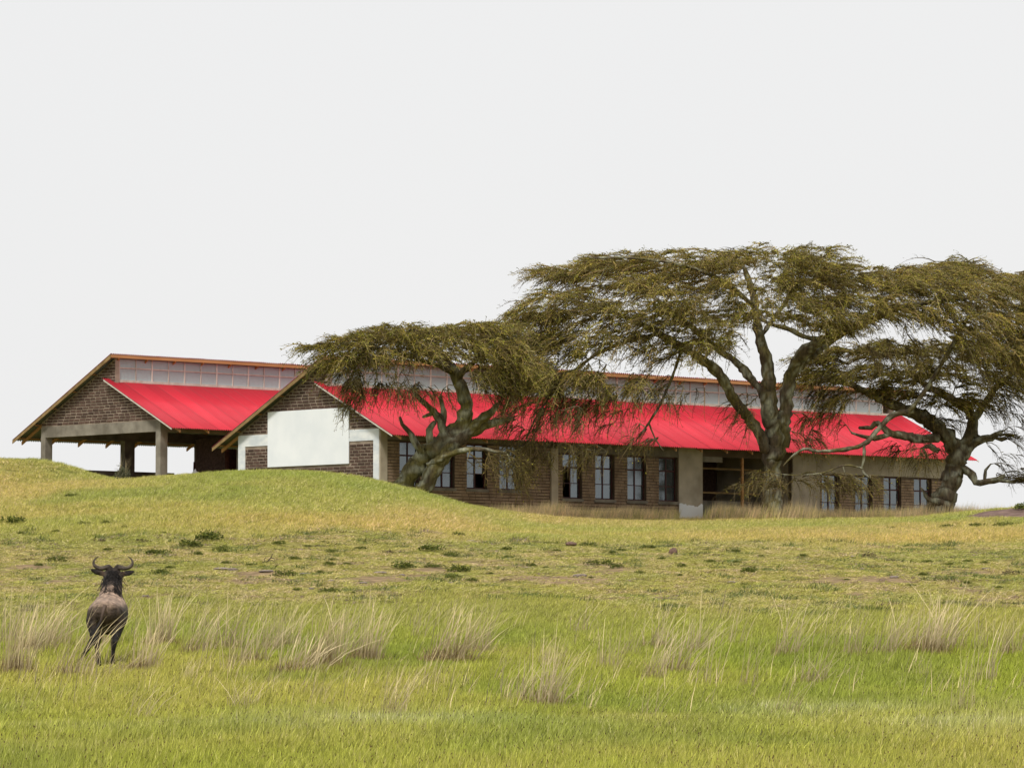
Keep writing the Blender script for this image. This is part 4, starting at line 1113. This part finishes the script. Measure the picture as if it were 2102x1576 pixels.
def scatter(name, P, rot, scl, idx, tint):
    me = bpy.data.meshes.new(name); me.vertices.add(len(P)); me.vertices.foreach_set('co', np.asarray(P, dtype=np.float32).ravel())
    for an, ty, arr, key in (('rot', 'FLOAT_VECTOR', rot, 'vector'), ('scl', 'FLOAT_VECTOR', scl, 'vector'), ('kind_index', 'INT', idx, 'value')):
        a = me.attributes.new(an, ty, 'POINT'); a.data.foreach_set(key, np.asarray(arr, dtype=np.int32 if ty == 'INT' else np.float32).ravel())
    a = me.attributes.new('tint', 'FLOAT_COLOR', 'POINT'); c = np.ones((len(P), 4), dtype=np.float32); c[:, :3] = tint; a.data.foreach_set('color', c.ravel())
    o = link(name, me)
    ng = bpy.data.node_groups.new(name + '_scatter', 'GeometryNodeTree')
    ng.interface.new_socket('Geometry', in_out='INPUT', socket_type='NodeSocketGeometry')
    ng.interface.new_socket('Geometry', in_out='OUTPUT', socket_type='NodeSocketGeometry')
    N, L = ng.nodes, ng.links
    gi, go = N.new('NodeGroupInput'), N.new('NodeGroupOutput')
    ip = N.new('GeometryNodeInstanceOnPoints')
    ci = N.new('GeometryNodeCollectionInfo'); ci.inputs['Collection'].default_value = GRASS_COL
    ci.inputs['Separate Children'].default_value = True; ci.inputs['Reset Children'].default_value = True
    def na(n, t):
        q = N.new('GeometryNodeInputNamedAttribute'); q.data_type = t; q.inputs['Name'].default_value = n
        return next(s for s in q.outputs if s.enabled and s.name == 'Attribute')
    L.new(gi.outputs[0], ip.inputs['Points']); L.new(ci.outputs[0], ip.inputs['Instance'])
    ip.inputs['Pick Instance'].default_value = True
    L.new(na('kind_index', 'INT'), ip.inputs['Instance Index'])
    L.new(na('rot', 'FLOAT_VECTOR'), ip.inputs['Rotation']); L.new(na('scl', 'FLOAT_VECTOR'), ip.inputs['Scale'])
    L.new(ip.outputs[0], go.inputs[0])
    md = o.modifiers.new('scatter', 'NODES'); md.node_group = ng
    return o

def halls_mask(X, D):
    bad = np.zeros(len(X), bool)
    for E, L_ in ((E1, 36.3), (F1, 16.0)):
        dx, dy = X - E[0], D - E[1]
        u, g = dx * UX + dy * UY, -dx * UY + dy * UX
        bad |= (u > .3) & (u < L_) & (g > 1.1) & (g < 10.5)
    return bad
r = np.random.default_rng(77)
PX, PD = [], []
for d0, d1, den in ((38, 60, 34), (60, 88, 28), (88, 126, 24), (126, 160, 20), (160, 200, 13)):
    n = int((.14 * 2 * .5 * (d0 + d1) + 5) * (d1 - d0) * den)
    D = r.uniform(d0, d1, n); X = r.uniform(-1, 1, n) * (.14 * D + 2.5)
    PX.append(X); PD.append(D)
X, D = np.concatenate(PX), np.concatenate(PD)
k = (~halls_mask(X, D)) & (r.random(len(X)) > bare(X, D) * .93) & (r.random(len(X)) > bank(X, D))
X, D = X[k], D[k]
n = len(X)
dry = dryness(X, D); pat = fbm(X * .8, D * .25, 2.2, 51, 3); fine = fbm(X, D * .5, .6, 61, 2)
lush = sstep((100 - D + (pat - .5) * 26) / 30.0); upper = sstep((D - 119 + (pat - .5) * 14) / 9.0); mid = np.clip(1 - lush - upper, 0, 1)
h = lush * (.12 + .13 * pat) * (1 - .5 * sstep((D - 66) / 22.0)) + mid * (.03 + .045 * fine) + upper * (.10 + .09 * fine)
h = h * r.uniform(.75, 1.25, n)
WB = on_ground(215, 1366)
h = np.where((np.abs(X - WB[0]) < .55) & (D > WB[1] - 2.2) & (D < WB[1] + 1.6), np.minimum(h, .06), h)
G_ = lambda *c: np.array(c)
fd = sstep((D - 62) / 26.0)[:, None]; cl = G_(.425, .475, .065)[None] * (1 - fd) + G_(.45, .45, .105)[None] * fd; t = np.clip((dry - .44) * 4.5, 0, 1)[:, None] * .8; cl = cl * (1 - t) + G_(.55, .51, .12) * t
pale = np.exp(-((D - 51 + (pat - .5) * 9) / 3.2) ** 2)[:, None] * np.clip((fbm(X * .5, D * .6, 1.5, 5) - .38) * 3, 0, 1)[:, None] * .5
cl = cl * (1 - pale) + G_(.68, .70, .34) * pale
dkp = np.clip((fbm(X * .6, D * .3, 2.2, 15) - .50) * 5, 0, 1)[:, None] * .55; cl = cl * (1 - dkp) + G_(.29, .36, .06) * dkp
cm = G_(.47, .45, .10)[None] * np.ones((n, 1)); t = np.clip((fine - .4) * 4, 0, 1)[:, None]; cm = cm * (1 - t) + G_(.55, .47, .16) * t
t = np.clip((fbm(X * .6, D * .25, 1.6, 25) - .52) * 6, 0, 1)[:, None] * .6; cm = cm * (1 - t) + G_(.36, .40, .08) * t
cu = G_(.50, .50, .12)[None] * np.ones((n, 1)); t = np.clip((dry - .40) * 4, 0, 1)[:, None]; cu = cu * (1 - t) + G_(.62, .52, .16) * t
t = np.clip((fbm(X * .4, D * .2, 2.0, 35) - .55) * 6, 0, 1)[:, None] * .7; cu = cu * (1 - t) + G_(.36, .42, .09) * t
gold = (np.exp(-((D - 129) / 7.0) ** 2) * np.clip(fbm(X * .3, D * .3, 2.0, 45) * 2.4 - .6, 0, 1))[:, None] * .75
cu = cu * (1 - gold) + G_(.66, .53, .15) * gold
grn = (np.exp(-((X + 9) / 5.5) ** 2) * np.exp(-((D - 153) / 8.0) ** 2))[:, None] * .6
cu = cu * (1 - grn) + G_(.38, .45, .08) * grn
tint = (cl * lush[:, None] + cm * mid[:, None] + cu * upper[:, None]) * r.uniform(.8, 1.2, (n, 1))
idx = np.where(lush > .5, r.integers(0, 4, n), np.where(mid > .5, r.integers(4, 7, n), np.where(r.random(n) < .6, r.integers(0, 4, n), r.integers(4, 7, n))))
weed = (mid > .35) & (r.random(n) < .10 * np.clip((fbm(X, D * .4, .9, 66) - .48) * 8, 0, 1))
tint = np.where(weed[:, None], G_(.15, .19, .045)[None] * r.uniform(.6, 1.3, (n, 1)), tint); h = np.where(weed, h * 1.7 + .02, h)
dead = (mid > .35) & (r.random(n) < .10 * np.clip((fbm(X, D * .4, 1.2, 67) - .45) * 8, 0, 1))
tint = np.where(dead[:, None], G_(.26, .19, .12)[None] * r.uniform(.6, 1.3, (n, 1)), tint)
P = np.stack([X, D, ground(X, D) - .01], -1)
rot = np.stack([r.normal(0, .06, n), r.normal(.06, .06, n), r.uniform(-.9, .9, n)], -1)
sxy = r.uniform(.8, 1.3, n); scl = np.stack([sxy, sxy, h], -1)
tag(scatter('grass', P, rot, scl, idx, tint), 'short yellow green grass covering the whole meadow and mound', 'grass', kind='stuff')

# tall dry grass along the foot of the long hall
n = 5200
u = r.uniform(6, 38.5, n); g = 1.15 - np.abs(r.normal(0, 1.3, n)); g = np.where(u > 36.5, r.uniform(-3, 3, n), g)
X = E1[0] + u * UX - g * UY; D = E1[1] + u * UY + g * UX
for (tx, trow, td, cnt) in ((1583, 1060, BIG, 260), (1930, 1055, END, 160)):       # ringing the two tree trunks
    q = at(tx, trow, td); a_, r_ = r.uniform(0, 6.28, cnt), r.uniform(.55, 2.2, cnt)
    X = np.concatenate([X, q[0] + np.cos(a_) * r_]); D = np.concatenate([D, q[1] + np.sin(a_) * r_])
k = (~halls_mask(X, D)) & (r.random(len(X)) < np.clip(fbm(X, D, 1.6, 93) * 2.6 - .55, .12, 1)); X, D, n = X[k], D[k], int(k.sum())
hh = r.uniform(.4, 1.05, n) * (.5 + .9 * fbm(X, D, 2.2, 91))
pxs = CX + X / D * F_PX; hh = np.where((pxs > 1384) & (pxs < 1450), hh * .35, hh)
tint = np.where(r.random((n, 1)) < .75, G_(.72, .57, .33)[None], G_(.52, .48, .18)[None]) * r.uniform(.65, 1.2, (n, 1))
rot = np.stack([r.normal(0, .1, n), r.normal(.14, .1, n), r.uniform(-.6, .6, n)], -1)
tag(scatter('dry_grass', np.stack([X, D, ground(X, D) - .02], -1), rot, np.stack([np.full(n, 1.1), np.full(n, 1.1), hh], -1), r.integers(7, 10, n), tint), 'tall dry straw grass along the foot of the long hall wall', 'grass', kind='stuff')

# lone pale stalks all over the lush meadow
grass_kind('d_stalk_0', 71, 3, .10, .0045, 0, .0, 2.0); grass_kind('d_stalk_1', 72, 2, .06, .0045, 0, .0, 2.6)
n = 1700
D = r.uniform(52, 84, n); X = r.uniform(-1, 1, n) * (.14 * D + 1.5)
k = r.random(n) < np.clip((fbm(X, D * .4, 3.0, 99) - .3) * 2.5, 0, 1); X, D, n = X[k], D[k], int(k.sum())
tint = G_(.86, .70, .40)[None] * r.uniform(.6, 1.1, (n, 1)); hh = r.uniform(.35, .95, n)
tag(scatter('lone_stalks', np.stack([X, D, ground(X, D)], -1), np.stack([r.normal(0, .08, n), r.normal(.12, .1, n), r.normal(0, .5, n)], -1), np.stack([np.full(n, 1.2), np.full(n, 1.2), hh], -1), r.integers(10, 12, n), tint), 'single pale straw stalks scattered through the green meadow', 'grass', kind='stuff')

# ---- tufts of tall straw, one object each
def straw_mesh(seed, n_long, n_short, spread, lean):
    rr_ = np.random.default_rng(seed); random.seed(seed); acc = Acc()
    for k in range(n_long):
        a, q = rr_.uniform(0, 6.28), spread * math.sqrt(rr_.uniform(0, 1)) * .7
        h = rr_.uniform(.35, 1.2)
        V, F_ = blade_strip((q * math.cos(a), q * .6 * math.sin(a)), min(rr_.gamma(2.2, lean * .45) - .08, .62) * h, h * rr_.uniform(.8, 1.0), .0058 * rr_.uniform(.7, 1.3), rr_.normal(0, .75), 4, 1.7)
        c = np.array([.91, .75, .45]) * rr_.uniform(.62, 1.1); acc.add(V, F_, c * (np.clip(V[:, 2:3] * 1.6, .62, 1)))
    for k in range(n_short):
        a, q = rr_.uniform(0, 6.28), spread * math.sqrt(rr_.uniform(0, 1))
        h = rr_.uniform(.12, .42) * (1.1 - q / spread * .6)
        V, F_ = blade_strip((q * math.cos(a), q * .7 * math.sin(a)), rr_.uniform(.02, .14), h, .006 * rr_.uniform(.7, 1.3), rr_.uniform(0, 6.28), 2)
        acc.add(V, F_, np.array([.38, .28, .13]) * rr_.uniform(.4, 1.2))
    return mesh_data('straw_tuft', *acc.out()[:2], M['straw'], False, acc.out()[2])
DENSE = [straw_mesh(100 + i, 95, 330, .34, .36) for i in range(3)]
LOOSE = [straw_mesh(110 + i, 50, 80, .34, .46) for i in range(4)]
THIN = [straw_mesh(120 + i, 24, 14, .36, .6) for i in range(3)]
tufts = [(75, 1345, 125, 100, 'D'), (30, 1392, 150, 70, 'D'), (150, 1398, 165, 80, 'L'), (110, 1330, 130, 90, 'L'), (20, 1330, 130, 60, 'L'), (330, 1332, 115, 60, 'D'), (292, 1384, 120, 60, 'D'), (275, 1484, 100, 60, 'T'), (465, 1340, 140, 70, 'L'), (480, 1382, 130, 80, 'T'),
         (378, 1406, 60, 34, 'L'), (495, 1466, 85, 55, 'L'), (556, 1342, 115, 50, 'L'), (616, 1388, 90, 90, 'D'), (668, 1372, 130, 80, 'D'), (752, 1364, 130, 70, 'D'), (857, 1312, 100, 40, 'T'), (928, 1364, 140, 90, 'D'), (805, 1478, 115, 70, 'L'), (1122, 1374, 85, 40, 'L'),
         (1105, 1452, 140, 90, 'L'), (1125, 1462, 170, 80, 'L'), (1040, 1446, 110, 60, 'T'), (1250, 1384, 120, 60, 'L'), (1345, 1334, 115, 70, 'L'), (1385, 1388, 150, 80, 'L'), (1340, 1400, 120, 70, 'L'), (1618, 1352, 140, 60, 'L'), (1748, 1356, 115, 60, 'L'), (1816, 1352, 110, 60, 'L'),
         (1905, 1348, 145, 90, 'D'), (1940, 1340, 135, 80, 'L'), (1668, 1408, 90, 80, 'L'), (1450, 1415, 130, 60, 'T'), (1532, 1420, 120, 50, 'T'), (1610, 1470, 150, 60, 'T'), (1975, 1470, 140, 60, 'T'), (2012, 1405, 150, 70, 'T'), (2074, 1350, 110, 60, 'L'), (1890, 1395, 70, 40, 'T'), (225, 1400, 90, 60, 'T'), (420, 1300, 100, 60, 'T'),
         (700, 1300, 90, 50, 'T'), (1180, 1300, 80, 50, 'T'), (640, 1440, 80, 50, 'T'), (1500, 1330, 100, 60, 'T'), (1330, 1480, 90, 50, 'T'), (2000, 1335, 110, 60, 'T'), (870, 1420, 90, 50, 'T'), (520, 1368, 120, 70, 'L'), (590, 1335, 110, 60, 'L'), (700, 1350, 120, 70, 'L'), (980, 1345, 120, 70, 'L'), (1430, 1345, 110, 60, 'L'), (1290, 1350, 100, 60, 'T'), (1850, 1335, 110, 60, 'L'), (1690, 1340, 100, 60, 'T'), (200, 1330, 120, 50, 'L'), (400, 1350, 120, 70, 'L')]
for i, (px, row, hp, wp, kd) in enumerate(tufts):
    p = on_ground(px, row); m_ = p[1] / F_PX
    src = {'D': DENSE, 'L': LOOSE, 'T': THIN}[kd]
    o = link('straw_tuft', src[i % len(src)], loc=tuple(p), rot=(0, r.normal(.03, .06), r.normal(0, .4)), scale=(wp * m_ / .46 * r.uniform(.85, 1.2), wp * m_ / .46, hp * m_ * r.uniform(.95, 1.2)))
    if px in (150, 225, 292): lab = 'tall straw tuft at the hooves of the wildebeest'
    else:
        lab = {'D': 'dense straw tuft with a bushy brown base', 'L': 'loose tuft of pale straw', 'T': 'few thin pale straw stalks'}[kd]
        lab = (('head-high ' if hp * m_ > 1.1 else 'waist-high ') if hp * m_ > .8 else 'short ') + lab
        lab += ' beside the wildebeest' if px < 340 and 1320 < row < 1400 else (' out in the green meadow' if row < 1400 else ' in the lush near grass')
    tag(o, lab, 'grass tuft', lab)

STONES = [(965, 1112, 26, 6), (1190, 1184, 32, 8), (1082, 1167, 16, 6), (455, 1169, 30, 7), (478, 1171, 24, 7), (545, 1174, 30, 7), (625, 1179, 26, 6), (680, 1194, 14, 6), (745, 1198, 16, 6), (780, 1177, 26, 7), (825, 1181, 14, 5), (300, 1225, 16, 6), (95, 1198, 14, 5), (640, 1209, 14, 5), (925, 1197, 12, 5), (1505, 1196, 26, 6), (1770, 1168, 12, 4), (2025, 1168, 20, 5), (1750, 1143, 12, 4), (1835, 1186, 20, 6)]
# ---- low cushion shrubs on the grazed ground
def cushion(seed, n=420, flat=.42, cols=((.10, .125, .024), (.16, .18, .03), (.06, .075, .02)), leafs=(.05, .12), name='cushion_shrub'):
    rr_ = np.random.default_rng(seed); acc = Acc()
    lobes = [(rr_.uniform(-.6, .6), rr_.uniform(-.5, .5), rr_.uniform(.35, .6)) for _ in range(6)]
    for k in range(n):
        lx, ly, lr = lobes[rr_.integers(6)]
        d_ = unit(rr_.normal(0, 1, 3)); d_[2] = abs(d_[2])
        p = np.array([lx, ly, 0]) + d_ * np.array([lr, lr, flat * lr * 2.0]) * rr_.uniform(.55, 1.05)
        a = unit(d_ + rr_.normal(0, .5, 3)); b = unit(np.cross(a, rr_.normal(0, 1, 3))); s = rr_.uniform(*leafs)
        acc.add(np.array([p - b * s * .5, p + b * s * .5, p + a * s * 1.3]), np.array([[0, 1, 2]]), np.array(cols[rr_.integers(len(cols))]) * rr_.uniform(.6, 1.4))
    V, F_, C = acc.out()
    return mesh_data(name, V, F_, M['leaf'], False, C)
CUSH = [cushion(200 + i) for i in range(5)]
BROWN = [cushion(210 + i, 200, .4, ((.12, .085, .05), (.16, .12, .07), (.07, .07, .025))) for i in range(2)]
shr = [(35, 1075, 50), (173, 1079, 25), (215, 1078, 28), (255, 1084, 14), (113, 1094, 18), (338, 1097, 18), (290, 1114, -26), (208, 1113, -20), (225, 1131, 26), (330, 1139, 44), (398, 1123, 54), (455, 1134, 34), (430, 1110, 60), (402, 1141, 28), (60, 1153, -22), (83, 1163, 20), (115, 1154, 34), (350, 1169, 20), (330, 1180, 36), (440, 1185, 14), (462, 1158, 20), (515, 1162, 20), (42, 1098, 20),
       (577, 1119, 28), (662, 1114, 14), (632, 1123, 18), (680, 1135, 24), (740, 1128, 24), (800, 1137, -20), (892, 1131, 48), (945, 1102, 28), (927, 1143, 30), (605, 1150, 28), (685, 1152, 16), (677, 1162, 28), (715, 1160, 20), (588, 1184, 38), (655, 1178, 22), (820, 1167, 52), (895, 1166, 36), (950, 1175, 50), (930, 1189, 32), (967, 1195, 24), (1005, 1180, 16), (1037, 1194, -18), (608, 1214, 18), (680, 1217, 34), (725, 1220, 18), (1045, 1130, 30), (1040, 1147, 24),
       (1125, 1118, 20), (1205, 1122, 28), (1142, 1133, 18), (1253, 1137, 28), (1278, 1132, 24), (1337, 1127, 38), (1230, 1161, 50), (1268, 1166, 22), (1085, 1164, 30), (1120, 1167, 14), (1213, 1188, 12), (1313, 1180, 20), (1358, 1150, 20), (1395, 1165, 24), (1455, 1156, 20), (1513, 1134, 22), (1562, 1144, 12), (1513, 1157, 18), (1540, 1176, 34), (1570, 1170, -16), (1395, 1184, 16), (1530, 1202, 16),
       (1650, 1144, 24), (1785, 1143, -34), (1900, 1156, 26), (1950, 1161, 18), (1985, 1155, 18), (2020, 1158, 20), (2070, 1182, -30), (2045, 1209, 20), (1985, 1200, 20), (1870, 1205, 18), (1740, 1193, 16), (1830, 1088, 22), (1900, 1183, 22), (2000, 1082, 34), (2060, 1082, 34), (1945, 1084, 30), (2090, 1079, 26), (150, 1022, 26), (2095, 1046, 40)]
for i, (px, row, w) in enumerate(shr):
    p = on_ground(px, row); m_ = p[1] / F_PX; br_ = w < 0; w = abs(w)
    s = w * m_ / 1.6
    me = BROWN[i % 2] if br_ else CUSH[i % 5]
    o = link('cushion_shrub', me, loc=(p[0], p[1], p[2] + .03), rot=(0, 0, r.uniform(0, 6.28)), scale=(s, s * 1.3, s * r.uniform(.7, 1.25)))
    if (px, row) == (150, 1022): tag(o, 'small green shrub alone on the slope below the open hall', 'shrub')
    elif (px, row) == (2095, 1046): tag(o, 'leafy clump on top of the bare soil bank', 'shrub')
    elif row in (1082, 1084, 1079): tag(o, 'green shrub along the lower edge of the bare soil bank', 'shrub', 'shrubs below the soil bank')
    else:
        near = min(STONES, key=lambda q: (q[0] - px) ** 2 + 9 * (q[1] - row) ** 2)
        lab = ('broad' if w >= 36 else 'small' if w >= 20 else 'tiny') + (' brownish half-dry' if br_ else ' dark green') + ' cushion shrub '
        if abs(near[0] - px) < 34 and abs(near[1] - row) < 12: lab += 'beside a stone on the grazed ground'
        elif (px - 552) ** 2 + (row - 1154) ** 2 < 60 ** 2: lab += 'near the forked dead branch'
        elif abs(px - 220) < 90 and row < 1180: lab += 'on the slope beyond the wildebeest horns'
        elif row < 1106: lab += 'at the foot of the grassy mound'
        elif row > 1185: lab += 'where the lush meadow begins'
        else: lab += 'in the middle of the grazed ground'
        tag(o, lab, 'shrub', lab)
# grey-green bush in front of the open hall
p = on_ground(250, 985); bsh = tag(empty('bush', (p[0], p[1], p[2] + .08)), 'rounded grey-green bush in front of the open hall columns', 'bush')
fo = link('foliage', cushion(300, 900, .8, ((.12, .125, .075), (.16, .16, .10), (.09, .10, .05)), (.05, .11), 'foliage'), bsh); fo.scale = (.36, .40, .62)
sm_ = straw_mesh(301, 26, 0, .3, .25); sm_.name = 'seed_stalks'; so = link('seed_stalks', sm_, bsh); so.scale = (.9, .9, .95)

# ---- stones
def stone(seed, m, flat=.6):
    bm = bmesh.new(); bmesh.ops.create_icosphere(bm, subdivisions=2, radius=.5); rr_ = random.Random(seed)
    o1 = [rr_.uniform(0, 6) for _ in range(4)]
    for v in bm.verts:
        n_ = .10 * math.sin(v.co.x * 7 + o1[0]) + .09 * math.sin(v.co.y * 8 + o1[1]) + .08 * math.sin(v.co.z * 9 + o1[2]) + rr_.uniform(-.035, .035)
        v.co = v.co * (1 + n_); v.co.z *= flat
    me = bpy.data.meshes.new('stone'); bm.to_mesh(me); bm.free(); me.materials.append(m); return me
M['rock'] = material('grey_stone', (.17, .13, .105), (.30, .25, .215), 5.0, rough=.95, bump=.5)
M['redrock'] = material('reddish_brown_stone', (.11, .065, .048), (.19, .12, .09), 5.0, rough=.95, bump=.5)
ST = [stone(i, M['rock'], .7) for i in range(3)]; RS = [stone(9 + i, M['redrock'], 1.0) for i in range(2)]
for i, (px, row, w, hpx) in enumerate(STONES):
    p = on_ground(px, row); m_ = p[1] / F_PX
    LS = [('broad flat' if w > 24 else 'small' if w > 13 else 'tiny') + ' pale grey stone ' + ('at the foot of the grassy mound' if row < 1150 else 'where the lush meadow begins' if row > 1193 else 'half sunk in the grazed ground')]
    tag(link('stone', ST[i % 3], loc=(p[0], p[1], p[2] + hpx * m_ * .25), rot=(0, 0, r.uniform(0, 6)), scale=(w * m_, w * m_, hpx * m_ * 1.5)), LS[0], 'stone', LS[0])
for i, (px, row, w, hpx, lab) in enumerate(((1172, 1121, 23, 12, 'low wide reddish brown stone below the grassy mound'), (1381, 1138, 20, 16, 'blocky upright reddish brown stone on the grazed ground'))):
    p = on_ground(px, row); m_ = p[1] / F_PX
    tag(link('stone', RS[i], loc=(p[0], p[1], p[2] + hpx * m_ * .35), rot=(0, 0, i * 2.0), scale=(w * m_, w * m_, hpx * m_)), lab, 'stone')
# dead branch
p = on_ground(552, 1156); m_ = p[1] / F_PX; acc = Acc(); rb = np.random.default_rng(2)
for pts, rad in ((((-14, 0, 2), (-4, 2, 4), (4, 0, 12), (8, 0, 20)), 1.6), (((-2, 1, 5), (6, 3, 6), (12, 2, 3)), 1.3), (((4, 0, 12), (10, -2, 10), (13, 0, 4)), 1.1), (((-8, 0, 3), (-9, 1, 9), (-6, 0, 13)), 1.0)):
    Q, RR = resample(np.array(pts, float) * m_, np.linspace(rad, rad * .4, len(pts)) * m_, .04); V, Fq = tube(Q, RR, 6, rb, .08); acc.add(V, quads_to_tris(Fq), np.array([.09, .07, .05]))
V, F_, C = acc.out(); tag(link('dead_branch', mesh_data('dead_branch', V, F_, M['bark'], True, C), loc=tuple(p)), 'small forked dead branch sticking up from the grazed ground', 'branch')
